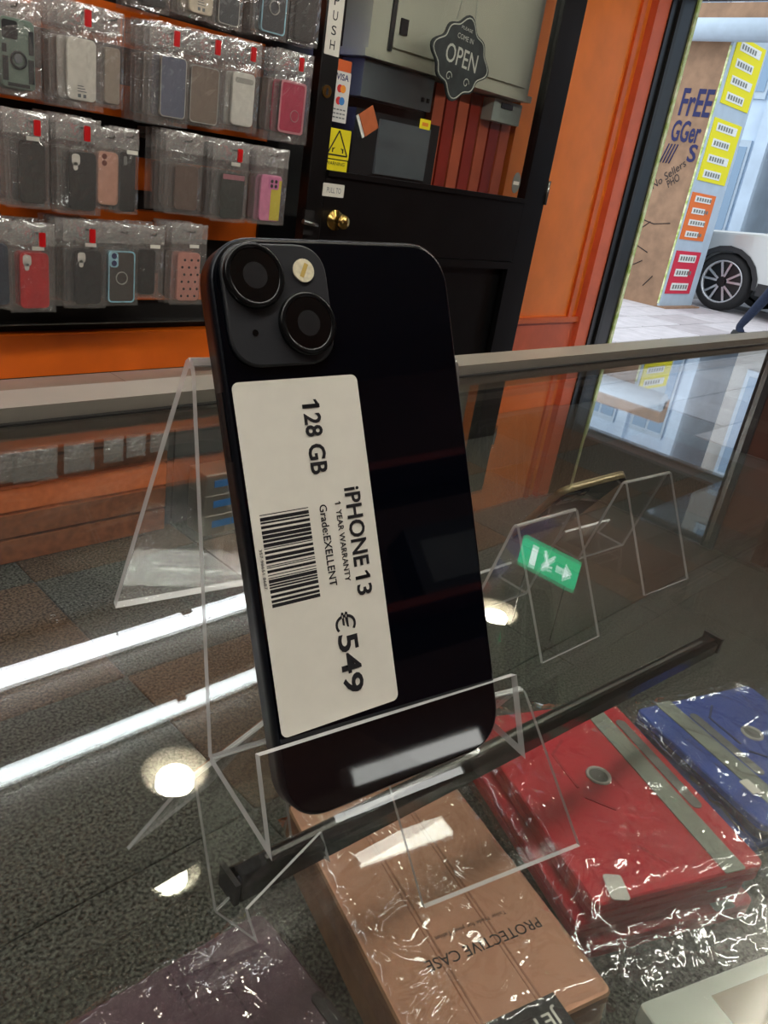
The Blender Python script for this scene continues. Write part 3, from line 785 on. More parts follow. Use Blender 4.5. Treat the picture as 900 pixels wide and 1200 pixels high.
def rim(w, h, t=0.0022, z=0.005):
    o = rrect(-w / 2, w / 2, 0, h, 0.011, 4); i_ = rrect(-w / 2 + t, w / 2 - t, t, h - t, 0.009, 4); n = len(o)
    return MB().add([(x, y, z) for x, y in o] + [(x, y, z) for x, y in i_] + [(x, y, -z) for x, y in o] + [(x, y, -z) for x, y in i_],
                    [(k, (k + 1) % n, n + (k + 1) % n, n + k) for k in range(n)] + [(k, 2 * n + k, 2 * n + (k + 1) % n, (k + 1) % n) for k in range(n)] + [(n + k, n + (k + 1) % n, 3 * n + (k + 1) % n, 3 * n + k) for k in range(n)])
def ring3(cx, cy, r, t, z=0.0052):
    return MB().tube([(cx + r * math.cos(2 * math.pi * k / 20), cy + r * math.sin(2 * math.pi * k / 20), z) for k in range(20)], t, 6, close=True)
def package(i, desc, cpx, bpx, clip, nb, rgb, ex):
    yf = YF
    tl, br = atY(cpx[0], (cpx[1] + cpx[3]) / 2, yf), atY(cpx[2], (cpx[1] + cpx[3]) / 2, yf)
    w = br.x - tl.x; mx_ = (cpx[0] + cpx[2]) / 2
    zt, zb = atY(mx_, cpx[1], yf).z, atY(mx_, cpx[3], yf).z; h = zt - zb
    bl, brr = atY(bpx[0], (bpx[1] + bpx[3]) / 2, yf), atY(bpx[2], (bpx[1] + bpx[3]) / 2, yf)
    mb_ = (bpx[0] + bpx[2]) / 2
    bt, bb = atY(mb_, bpx[1], yf).z, atY(mb_, bpx[3], yf).z
    bx = (bl.x + brr.x) / 2; cxl = (tl.x + br.x) / 2 - bx
    bw, bh = brr.x - bl.x, bt - bb
    # the bag in front is a little narrower than the whole fan of bags seen in the photo
    bwf = min(bw, w + 0.045); bxo = cxl if bw > bwf + 0.01 else 0.0
    bxo = max(-(bw - bwf) / 2, min((bw - bwf) / 2, bxo))
    M = T(bx + bxo, yf, bt)
    cxl -= bxo
    e = empty('bagged_phone_case', M, desc + ', bagged, front of its hook', 'phone case')
    g1, g2 = sheet_bag(bwf, bh, bh * 0.24, 100 + i)
    bag = g1.build('clear_bag', film, e); hd_ = g2.build('bag_header', film_head, e)
    mname = ccol('c%d' % i, rgb, 0.45)
    CM = T(cxl, 0, zb - bt) @ STAND_UP
    cs = case_mesh(w, h).build('phone_case', mname, e, CM)
    zz = 0.0042
    if ex in ('frame', 'ringframe'): rim(w, h).build('rim', 'clear_rim' if ex == 'frame' else mname, cs)
    if ex == 'ringframe':
        rim(w, h, 0.006, 0.0055).build('clear_border', ccol('rosy', (206, 130, 140)), cs); ring3(w * 0.12, h * 0.35, 0.016, 0.0014).build('magnet_ring', ccol('rosy', (206, 130, 140)), cs)
    if ex == 'blueframe':
        rim(w, h, 0.0035, 0.0055).build('rim', 'pale_blue_rim', cs); ring3(0, h * 0.48, 0.017, 0.0018).build('magnet_ring', 'clear_rim', cs)
        pt = MB().prism(rrect(-w / 2 + 0.004, -w / 2 + 0.030, h - 0.045, h - 0.004, 0.008, 4), zz, zz + 0.001).build('camera_plate', 'pale_blue_rim', cs)
        for q in (0.014, 0.034): MB().prism(circ(-w / 2 + 0.017, h - q, 0.008, 16), zz + 0.001, zz + 0.0016).build('camera_hole', 'visa_blue', pt)
    if ex == 'cut':
        MB().prism(rrect(-w / 2 + 0.008, -w / 2 + 0.030, h - 0.034, h - 0.006, 0.008, 4), zz, zz + 0.0008).build('camera_cutout', 'label_white', cs)
        MB().prism(rrect(-w / 2 + 0.012, -w / 2 + 0.024, h - 0.046, h - 0.026, 0.006, 4), zz, zz + 0.0008).build('camera_cutout', 'label_white', cs)
    if ex == 'armor':
        for (a, b_, c, d) in ((-0.46, -0.30, 0.1, 0.45), (0.30, 0.46, 0.1, 0.45), (-0.46, -0.34, 0.5, 0.62), (0.32, 0.46, 0.52, 0.86), (-0.32, 0.32, 0.03, 0.08)):
            MB().box(w * a, w * b_, h * c, h * d, zz, zz + 0.002).build('armour_rib', 'dark_grey_metal', cs)
        MB().prism(rrect(-w * 0.45, 0.0, h * 0.7, h * 0.96, 0.006, 3), zz, zz + 0.002).build('camera_window', 'ink', cs)
        ring3(0, h * 0.42, 0.017, 0.003, zz + 0.003).build('finger_ring', 'dark_grey_metal', cs); MB().prism(circ(0, h * 0.44, 0.010), zz, zz + 0.003).build('ring_hub', 'mid_grey_metal', cs)
    if ex == 'print':
        for k in range(3): MB().box(-0.012, 0.012 - 0.004 * k, 0.020 + k * 0.006, 0.022 + k * 0.006, zz, zz + 0.0004).build('print_line', 'mid_grey_metal', cs)
        for k in (-1, 1): MB().box(-0.004 + k * 0.007, 0.004 + k * 0.007, 0.007, 0.015, zz, zz + 0.0004).build('print_mark', 'mid_grey_metal', cs)
    if ex == 'bar': MB().prism(rrect(-w * 0.4, w * 0.4, h * 0.80, h * 0.90, 0.005, 4), zz, zz + 0.001).build('camera_window', 'clear_rim', cs)
    if ex == 'twocam':
        for q in (0.012, 0.028): MB().prism(circ(-w * 0.2, h - q, 0.007, 14), zz, zz + 0.0012).build('camera_hole', 'camera_brown', cs)
    if ex == 'slot':
        MB().prism(rrect(-w * 0.3, -w * 0.08, h * 0.78, h * 0.93, 0.004, 3), zz, zz + 0.001).build('camera_slot', 'slot_grey', cs)
    if ex == 'pinktop': MB().box(-w * 0.46, w * 0.46, h * 0.86, h * 0.97, zz, zz + 0.001).build('pink_band', ccol('pinky', (170, 110, 120)), cs)
    if ex == 'comic':
        MB().box(0.0, w * 0.48, 0.003, h * 0.9, zz, zz + 0.0004).build('yellow_half', 'yellow_comic', cs)
        pt = MB().prism(rrect(-w * 0.15, w * 0.35, h * 0.70, h * 0.95, 0.006, 3), zz, zz + 0.001).build('camera_plate', 'pink_plain', cs)
        for a in (0.0, 0.2):
            for q in (0.77, 0.87): MB().prism(circ(w * a, h * q, 0.0055, 10), zz + 0.001, zz + 0.0016).build('camera_hole', 'ink', pt)
    if ex == 'dots':
        for a in range(3):
            for q in range(6): MB().prism(circ(w * (-0.3 + 0.3 * a + (0.1 if q % 2 else 0)), h * (0.10 + 0.15 * q), 0.004, 8), zz, zz + 0.0005).build('dot', 'ink', cs)
    if ex in ('cut', 'slot', 'pinktop', 'blueframe', '', 'dots') and i % 3 != 2:
        MB().box(-0.002, 0.030, -0.0058, -0.0052, -bh * 0.24 - 0.011, -bh * 0.24 - 0.001).build('price_sticker', 'label_white', e)
    # hook
    hz = bt - 0.022; hx = bx + bxo * 0.4 + (0.012 if clip else 0)
    k_ = empty('display_hook', T(hx, 0, hz), 'chrome display hook carrying the %s' % desc, 'hook', 'rack hooks')
    MB().tube([(0, 2.418, 0), (0, yf - 0.03, 0), (0, yf - 0.036, 0.008)], 0.0022, 6).build('hook_wire', 'steel', k_)
    MB().box(-0.014, 0.014, 2.405, 2.418, -0.012, 0.02).build('hook_plate', 'steel', k_)
    if clip: MB().prism(rrect(-0.008, 0.008, -0.030, 0.006, 0.003, 2), 0, 0.005).build('red_clip', 'red_plastic', k_, T(0, yf - 0.034, 0) @ STAND_UP)
    # the packets queued behind on the same hook
    for j in range(nb):
        y = yf + 0.022 + 0.027 * j
        if y > 2.34: break
        f = empty('bagged_phone_case', T(bx + bxo * 0.6 + random.uniform(-0.006, 0.006), y, bt + random.uniform(-0.004, 0.004)), '%s packet hung behind the %s' % (('first', 'second', 'third', 'fourth', 'fifth')[j], desc), 'phone case', 'packets behind the %s' % desc)
        link('clear_bag', bag.data, f); link('bag_header', hd_.data, f)
        me = cs.data.copy(); me.materials.clear(); me.materials.append(MAT[BACKC[(i + j) % 4] if j else mname])
        link('phone_case', me, f, T(cxl * 0.5, 0, zb - bt) @ STAND_UP)
for i, p in enumerate(PK): package(i, *p)

# low cabinet under the rack with brown slatted front and grey top
lc = empty('low_cabinet', T(0, 0, 0), 'low cabinet with grey top and brown slatted front under the case rack', 'cabinet')
MB().box(-1.2, 1.22, 2.02, 2.368, 0.0, 0.385).build('cabinet_body', 'dark_grey_board', lc)
MB().box(-1.2, 1.22, 1.985, 2.368, 0.385, 0.41).build('cabinet_top', 'grey_laminate', lc)
for k in range(5):
    MB().box(-1.2, 1.22, 2.0, 2.02, 0.004 + 0.077 * k, 0.072 + 0.077 * k).build('slat', 'slat_brown', lc)
lc2 = empty('low_cabinet', T(0, 0, 0), 'low grey cabinet standing between slatted cabinet and black door', 'cabinet')
MB().box(1.24, 1.76, 2.03, 2.355, 0.0, 0.385).build('cabinet_body', 'dark_grey_board', lc2)
MB().box(1.222, 1.758, 1.985, 2.368, 0.385, 0.41).build('cabinet_top', 'grey_laminate', lc2)
MB().box(1.26, 1.74, 2.022, 2.03, 0.02, 0.37).build('cabinet_door', 'dark_grey_board', lc2)
# white boxes with blue tags in front of it
for k in range(3):
    z0 = 0.0 + 0.07 * k
    e = empty('tagged_box', T(1.30, 1.90, z0), 'white box with bright blue tag in front of the grey cabinet, %s of three' % ('lowest', 'middle', 'topmost')[k], 'box')
    MB().prism(rrect(0, 0.19, 0, 0.10, 0.006, 3), 0, 0.069, inset=0.003, dz=0.003).build('box_body', 'alu', e)
    MB().box(0.03, 0.10, -0.002, 0, 0.025, 0.048).build('blue_tag', 'blue_tag', e)
    MB().box(0.104, 0.17, -0.002, 0, 0.025, 0.048).build('blue_tag', 'blue_tag', e)
# clear blister bags hanging on the slatted front
for k, (px_, zb, w) in enumerate(((4, 0.262, 0.05), (28, 0.255, 0.062), (54, 0.252, 0.06), (92, 0.262, 0.085), (132, 0.275, 0.06), (158, 0.28, 0.06), (185, 0.285, 0.06))):
    p = atY(px_, 545, 1.97)
    e = empty('blister_bag', T(p.x, 1.965, 0.375), 'empty looking clear blister bag hanging on the slatted low cabinet', 'bag', 'blister bags on the low cabinet')
    g1, g2 = sheet_bag(w, 0.375 - zb, 0.03, 300 + k, 0.012)
    g1.build('clear_bag', film_blister, e); g2.build('bag_header', film_blister, e)
    MB().tube([(0, 0.034, -0.01), (0, -0.02, -0.01)], 0.002, 6).build('hanging_pin', 'steel', e)

# ================================================================== BLACK GLAZED DOOR
DY = 2.20
dr = empty('door_1', T(0, 0, 0), kind='structure')
def dbox(n, x0, x1, z0, z1, m, t=0.045, y=None, par=None):
    y = DY if y is None else y
    return MB().prism([(x0, z0), (x1, z0), (x1, z1), (x0, z1)], -t, 0, inset=0.002, dz=0.002).build(n, m, par or dr, T(0, y, 0) @ STAND_UP)
DX0, DX1, GX0, GX1, GZ0 = 1.832, 3.205, 1.905, 3.055, 1.095
dbox('lock_stile', DX0, GX0, 0.0, 2.3, 'black_paint')
dbox('hinge_stile', GX1, DX1, 0.0, 2.3, 'black_paint')
dbox('middle_rail', GX0, GX1, 0.845, GZ0, 'black_paint')
dbox('bottom_rail', GX0, GX1, 0.0, 0.30, 'black_paint')
dbox('top_rail', GX0, GX1, 2.12, 2.3, 'black_paint')
dbox('muntin', 2.44, 2.53, 0.30, 0.845, 'black_paint')
for x0, x1 in ((GX0, 2.44), (2.53, GX1)):
    dbox('lower_panel', x0, x1, 0.30, 0.845, 'black_paint', 0.012, DY + 0.03)
    b = MB()
    for a, c, d, e_ in ((x0, x1, 0.815, 0.845), (x0, x1, 0.30, 0.33)): b.box(a, c, DY - 0.010, DY + 0.02, d, e_)
    for a, c in ((x0, x0 + 0.03), (x1 - 0.03, x1)): b.box(a, c, DY - 0.006, DY + 0.02, 0.33, 0.815)
    b.build('panel_moulding', 'black_paint', dr)
b = MB().box(GX0, GX1, DY - 0.012, DY + 0.01, GZ0, GZ0 + 0.018); b.box(GX1 - 0.014, GX1, DY - 0.008, DY + 0.01, GZ0, 2.12)
b.build('glazing_bead', 'black_paint', dr)
MB().box(GX0, GX1, DY + 0.014, DY + 0.020, GZ0, 2.12).build('pane', doorglass, dr)
for k in range(3):
    MB().tube([(DX1 + 0.004, DY - 0.002, 0.25 + k * 0.85), (DX1 + 0.004, DY - 0.002, 0.35 + k * 0.85)], 0.007, 8).build('hinge', 'steel', dr)
MB().prism(circ(0, 0, 0.019, 20), 0, 0.004).build('lock_cylinder', 'brass', dr, T(1.866, DY, 1.343) @ STAND_UP)
MB().prism(rrect(-0.004, 0.004, -0.010, 0.010, 0.003, 3), 0.004, 0.005).build('keyhole', 'ink', dr, T(1.866, DY, 1.343) @ STAND_UP)
MB().lathe([(0.0, 0.062), (0.018, 0.060), (0.026, 0.050), (0.026, 0.040), (0.014, 0.028), (0.014, 0.010), (0.034, 0.008), (0.036, 0.0)], 24).build('door_knob', 'brass', dr, T(1.965, DY, 0.955) @ STAND_UP)
MB().tube([(1.80, DY - 0.03, 0.945), (1.86, DY - 0.03, 0.935), (1.87, DY, 0.935)], 0.008, 8).build('latch_lever', 'steel', dr)
MB().box(1.82, 1.86, DY - 0.012, DY, 0.90, 0.98).build('latch_plate', 'black_matte', dr)
# notices on the door
FY = DY - 0.0005
def plate(name, x0, x1, z0, z1, mat, par=None, label=None, cat=None, t=0.0015, y=FY, r=0.003):
    return MB().prism(rrect(0, x1 - x0, 0, z1 - z0, r, 3), 0, t).build(name, mat, par, T(x0, y, z0) @ STAND_UP, label=label, cat=cat)
pu = plate('push_plate', 1.838, 1.900, 1.446, 1.74, 'label_white', label='tall white plate lettered PUSH on the black door', cat='sign')
for k, c in enumerate('PUSH'):
    text(c, 'ink', pu, T(0.020, 0.136 - k * 0.040, 0.0017), 0.020, 0.026, 0.006)
GY = DY + 0.0135
pay = empty('payment_sticker', T(0, 0, 0), 'narrow white card payment sticker with coloured circles on the door glass', 'sticker')
plate('sticker_sheet', 1.907, 1.975, 1.262, 1.412, 'sticker_white', pay, y=GY)
plate('orange_head', 1.907, 1.972, 1.412, 1.445, 'sticker_orange', pay, y=GY)
def dtext(s, x, z, w, h, m, par, y=GY - 0.002, off=0.0): return text(s, m, par, T(x, y, z) @ STAND_UP, w, h, off)
dtext('VISA', 1.912, 1.386, 0.054, 0.019, 'visa_blue', pay, off=0.02)
for z, m1, m2 in ((1.362, 'card_red', 'card_amber'), (1.326, 'card_red', 'card_sky')):
    MB().prism(circ(1.932, z, 0.012, 18), 0, 0.0005).build('card_circle', m1, pay, T(0, GY - 0.0016, 0) @ STAND_UP)
    MB().prism(circ(1.946, z, 0.012, 18), 0.0002, 0.0006).build('card_circle', m2, pay, T(0, GY - 0.0016, 0) @ STAND_UP)
for z in (1.298, 1.286, 1.274):
    b = MB()
    for k in range(4): b.box(1.914 + k * 0.014, 1.924 + k * 0.014, GY - 0.0022, GY - 0.0016, z, z + 0.004)
    b.build('small_print', 'mid_grey_metal', pay)
ws = plate('warning_sign', 1.900, 2.006, 1.150, 1.243, 'yellow', label='yellow warning sticker with black triangle on the door glass', cat='sign', y=GY - 0.0003)
t3 = [(0.052, 0.088), (0.008, 0.012), (0.098, 0.012)]
b = MB()
for k in range(3): b.bar((*t3[k], 0.0019), (*t3[(k + 1) % 3], 0.0019), 0.005, 0.0006)
b.build('triangle', 'ink', ws)
for s, x in ((1, 0.030), (-1, 0.076)):
    b = MB(); b.bar((x, 0.020, 0.0019), (x, 0.034, 0.0019), 0.005, 0.0006); b.bar((x, 0.028, 0.0019), (x + 0.009 * s, 0.035, 0.0019), 0.003, 0.0006)
    b.build('figure_pictogram', 'ink', ws)
wt = plate('warning_text_plate', 1.898, 2.004, 1.092, 1.147, 'yellow', label='yellow sticker lettered WARNING under the triangle on the door glass', cat='sign', y=GY - 0.0003)
text('WARNING', 'ink', wt, T(0.008, 0.038, 0.0017), 0.085, 0.011, 0.004)
MB().box(0.078, 0.096, 0.008, 0.014, 0.0015, 0.0018).build('small_mark', 'ink', wt)
tp = plate('pull_tag', 1.895, 1.992, 1.030, 1.072, 'label_white', label='small cream plate lettered in capitals above the brass knob', cat='sign')
text('PULL TO', 'mid_grey_metal', tp, T(0.018, 0.012, 0.0017), 0.064, 0.018, 0.004)
cd_ = empty('swing_tag', T(2.075, GY - 0.004, 1.285) @ Matrix.Rotation(R(-32), 4, 'Y'), 'tilted brown card stuck on the door glass', 'card')
MB().box(-0.034, 0.034, -0.004, 0, -0.038, 0.038).build('card_front', 'cardboard_tag', cd_)
MB().box(-0.046, -0.034, -0.001, 0.002, -0.038, 0.038).build('card_fold', 'paper', cd_)
yl = plate('yellow_note', 2.335, 2.392, 1.297, 1.330, 'yellow', label='small yellow note on the door glass below the hanging sign', cat='sticker', y=GY)
b = MB().box(0.012, 0.045, 0.010, 0.022, 0.0016, 0.0019).build('note_mark', 'card_amber', yl)
rs = MB().prism([(0.028 * math.cos(a), 0.042 * math.sin(a)) for a in [2 * math.pi * k / 24 for k in range(24)]], 0, 0.001).build('oval_sticker', 'slot_grey', None, T(2.985, GY, 1.17) @ STAND_UP, label='grey oval sticker in the lower corner of the door glass', cat='sticker')
MB().box(-0.02, 0.02, -0.008, 0.006, 0.001, 0.0013).build('pale_band', 'label_white', rs)
# hanging OPEN board
ob = empty('open_sign', T(2.462, DY - 0.016, 1.545), 'scalloped slate OPEN board hanging by a cord on the door', 'sign')
pts = []
for k in range(72):
    a = 2 * math.pi * k / 72
    r_ = 0.132 + 0.012 * math.cos(4 * a) + 0.010 * math.cos(8 * a + 0.6)
    pts.append((r_ * 1.10 * math.cos(a), r_ * 0.92 * math.sin(a)))
OM = Matrix.Rotation(R(4), 4, 'Y') @ STAND_UP
bd = MB().prism(pts, 0, 0.008, inset=0.002, dz=0.002).build('board', 'slate_board', ob, OM)
b = MB().tube([(x * 0.93, y * 0.93, 0.0082) for x, y in pts], 0.0022, 5, close=True).build('chalk_border', 'chalk', bd)
text('OPEN', 'chalk', bd, T(-0.088, -0.026, 0.0084), 0.178, 0.060, 0.004)
text('COME IN', 'chalk', bd, T(-0.045, 0.058, 0.0084), 0.09, 0.016)
text('PLEASE', 'chalk', bd, T(-0.032, 0.090, 0.0084), 0.062, 0.010)
for s in (-1, 1):
    MB().tube([(0.05 * s + 0.018 * math.cos(t) * (1 - t / 9), -0.068 + 0.018 * math.sin(t) * (1 - t / 9), 0.0084) for t in [0.5 * k for k in range(14)]], 0.0016, 5).build('chalk_scroll', 'chalk', bd)
MB().tube([(-0.05, 0, 0.115), (0.015, 0.004, 0.42), (0.055, 0, 0.100)], 0.0018, 5).build('cord', 'chalk', ob)
# things on the wall behind the door glass
mc = empty('meter_cabinet', T(0, 0, 0), 'beige metal meter cabinet on the wall behind the black door', 'cabinet')
MB().box(2.17, 3.14, 2.36, 2.498, 1.52, 2.3).build('cabinet_shell', 'beige_metal', mc)
MB().box(2.28, 3.10, 2.348, 2.36, 1.545, 2.27).build('cabinet_door', 'beige_metal', mc)
MB().box(2.262, 2.280, 2.352, 2.36, 1.53, 2.28).build('door_gap', 'dark_grey_metal', mc)
MB().box(2.30, 2.335, 2.34, 2.348, 1.59, 1.64).build('cabinet_lock', 'ink', mc)
MB().box(2.15, 3.16, 2.35, 2.498, 1.495, 1.52).build('bottom_lip', 'beige_metal', mc)
jb = empty('junction_box', T(0, 0, 0), 'grey junction box under the beige meter cabinet', 'box')
MB().box(2.18, 2.56, 2.38, 2.498, 1.37, 1.49).build('box_body', 'mid_grey_metal', jb)
for x in (2.50, 2.53): MB().box(x, x + 0.012, 2.375, 2.38, 1.40, 1.415).build('screw', 'ink', jb)
j2 = empty('fuse_box', T(0, 0, 0), 'large dark fuse box below the grey junction box', 'box')
MB().box(2.16, 2.62, 2.37, 2.498, 1.06, 1.33).build('box_body', 'dark_grey_metal', j2)
MB().box(2.28, 2.56, 2.36, 2.37, 1.12, 1.31).build('box_cover', 'mid_grey_metal', j2)
rd = empty('red_shutter', T(0, 0, 0), 'red orange slatted panel on the wall behind the door glass', 'panel')
for k in range(7):
    MB().box(2.66 + k * 0.078, 2.725 + k * 0.078, 2.46, 2.495, 0.9, 1.49).build('slat', 'red_frame' if k % 2 else 'red_orange_paint', rd)
cl = empty('wall_controller', T(0, 0, 0), 'pale wall controller box on the red panel behind the door glass', 'box')
MB().box(2.97, 3.17, 2.40, 2.46, 1.40, 1.485).build('controller_body', 'carton_pale', cl)
MB().box(3.02, 3.10, 2.395, 2.40, 1.455, 1.475).build('display', 'dark_grey_metal', cl)
lv = MB().box(2.06, 2.073, 2.470, 2.485, 1.25, 1.60).build('led_strip', 'led_violet', label='thin violet LED strip beside the door glass edge', cat='light')

# ================================================================== STREET
MB().box(X1 - 0.05, 12.9, -3, 9, -0.10, -0.012).build('floor_outside', 'joint', kind='structure')
pv = bpy.data.objects['floor_outside']
PA = [MB().prism(rrect(-0.443, 0.443, -0.218, 0.218, 0.008, 1), -0.012, 0.0, inset=0.004, dz=0.003).mesh('paver', [MAT[m]]) for m in ('paving', 'paving_dark')]
n = 0
for j in range(16):
    for i in range(9):
        x = 4.95 + 0.9 * i + (0.45 if j % 2 else 0); y = 0.6 + 0.45 * j
        if x > 12.4: continue
        link('paver', PA[0 if (i * 7 + j * 5) % 3 else 1], pv, T(x, y, 0.0005 * ((i * 3 + j) % 3)))
MB().box(12.9, 18, -14, 20, -0.12, -0.05).build('road', 'asphalt', kind='structure')
# hoarding pillar: brown board towards the shop, notice panel on its side
hp = empty('hoarding_pillar', T(0, 0, 0), 'tall boxed pillar with graffiti on brown board and coloured notices on its side', 'hoarding')
MB().box(10.12, 10.9, 4.85, 5.62, 0.0, 3.3).build('pillar_core', 'panel_grey', hp)
bb = MB().box(10.09, 10.12, 4.85, 5.62, 0.0, 3.25).build('brown_board', 'board_brown', hp)
sp = MB().box(10.09, 11.05, 4.82, 4.85, 0.02, 3.3).build('notice_panel', 'panel_grey', hp)
MB().box(10.09, 11.1, 4.72, 4.86, 0.0, 0.02).build('foot_plate', 'board_brown', hp)
MB().box(10.075, 10.095, 4.83, 4.85, 0.05, 3.0).build('corner_tape', 'tape_green', hp)
def face(x, y, z): # text on the board that faces -x: reading direction -y, up +z
    m = Matrix.Identity(4)
    m[0][0], m[1][0], m[2][0] = 0, -1, 0
    m[0][1], m[1][1], m[2][1] = 0, 0, 1
    m[0][2], m[1][2], m[2][2] = -1, 0, 0
    m[0][3], m[1][3], m[2][3] = x, y, z
    return m
text('FrEE', 'spray_blue', bb, face(10.085, 5.27, 2.24), 0.40, 0.30, 0.02, name='graffiti')
text('GGer', 'spray_blue', bb, face(10.085, 5.29, 1.95), 0.38, 0.24, 0.02, name='graffiti')
text('S', 'spray_blue', bb, face(10.085, 5.00, 1.74), 0.11, 0.20, 0.02, name='graffiti')
def facer(x, y, z, a): return face(x, y, z) @ RZ(a)
text('No Sellers', 'marker_black', bb, facer(10.085, 5.33, 1.38, 42), 0.48, 0.09, 0.0, 0.2, name='graffiti')
text('PHO', 'marker_black', bb, facer(10.085, 5.13, 1.42, 42), 0.17, 0.09, 0.0, 0.2, name='graffiti')
for k in range(4):
    MB().tube([(10.086, 5.28 - 0.04 * k, 1.92), (10.086, 5.34 - 0.04 * k, 1.70)], 0.008, 5).build('spray_stroke', 'spray_blue', bb)
for pts in ([(5.50, 0.96), (5.42, 1.02), (5.20, 0.98), (4.98, 1.02)], [(5.55, 0.70), (5.45, 0.82), (5.25, 1.0)], [(5.48, 0.62), (5.38, 0.70), (5.18, 0.63)], [(5.47, 0.47), (5.35, 0.44), (5.22, 0.52)], [(5.12, 0.22), (5.02, 0.36)]):
    MB().tube([(10.087, y, z) for y, z in pts], 0.006, 5).build('marker_line', 'marker_black', bb)
for (z0, z1, x0, x1, m, rows) in ((2.42, 3.12, 10.16, 10.98, 'sign_yellow', 4), (1.56, 2.26, 10.14, 10.95, 'sign_yellow', 4), (0.86, 1.42, 10.12, 10.80, 'sign_orange', 4), (0.18, 0.72, 10.14, 10.85, 'sign_red', 3)):
    sg = MB().box(x0, x1, 4.808, 4.82, z0, z1).build('notice', m, hp)
    for r_ in range(rows):
        zc = z1 - (r_ + 0.5) * (z1 - z0) / rows; hh = (z1 - z0) / rows * 0.26
        MB().box(x0 + 0.10, x1 - 0.12 - 0.1 * (r_ % 2), 4.803, 4.808, zc - hh, zc + hh).build('notice_line', 'paper', sg)
        b = MB()
        for k in range(6): b.box(x0 + 0.14 + k * 0.075, x0 + 0.185 + k * 0.075, 4.8005, 4.803, zc - hh * 0.55, zc + hh * 0.55)
        b.build('notice_print', 'slot_grey', sg)
# awning edge above the pillar
aw = empty('awning', T(0, 0, 0), 'grey awning roll above the graffiti pillar', 'awning')
MB().tube([(9.9, 4.3, 3.12), (9.9, 6.2, 3.12)], 0.12, 14).build('awning_roll', 'panel_grey', aw)
MB().box(9.95, 10.09, 4.3, 6.2, 3.1, 3.4).build('awning_box', 'board_brown', aw)

# facades across the street
def facade(name, x, y0, y1, h, wm, label, bays, rows, z0=0.0, winm='window_glass', pil=True):
    e = empty(name, T(x, 0, 0), label, 'building')
    MB().box(0.0, 4.0, y0, y1, 0, h).build('wall', wm, e)
    bw = (y1 - y0) / bays
    for i in range(bays):
        yc = y0 + (i + 0.5) * bw
        if pil: MB().box(-0.12, 0, y0 + i * bw - 0.12, y0 + i * bw + 0.12, 0, h).build('pilaster', wm, e)
        for r_ in range(rows):
            zb = z0 + 0.5 + r_ * (h - z0 - 0.6) / rows; zt = zb + (h - z0 - 0.6) / rows - 0.7
            wn_ = MB().box(-0.06, 0.0, yc - bw * 0.33, yc + bw * 0.33, zb, zt).build('window', 'panel_grey', e)
            for s in (-1, 1):
                MB().box(-0.075, -0.06, yc + s * bw * 0.155 - bw * 0.13, yc + s * bw * 0.155 + bw * 0.13, zb + 0.12, zt - 0.12).build('pane', winm, wn_)
        MB().box(-0.14, 0, y0, y0 + 0.001, 0, 0.001) if False else None
    MB().box(-0.25, 0, y0, y1, h - 0.35, h).build('cornice', wm, e)
    MB().box(-0.15, 0, y0, y1, 0.0, 0.35).build('plinth', 'facade_grey', e)
    return e
facade('glazed_building', 16.5, 6.75, 15.2, 9.0, 'facade_blue', 'pale blue fronted building with tall paired windows across the street', 7, 3)
facade('stone_building', 16.5, -10.0, 5.95, 9.5, 'facade_stone', 'grey stone building with pilasters across the street', 9, 3)
facade('end_building', 40.0, 4.0, 40.0, 5.2, 'facade_grey', 'distant grey building closing the gap in the street', 8, 3)

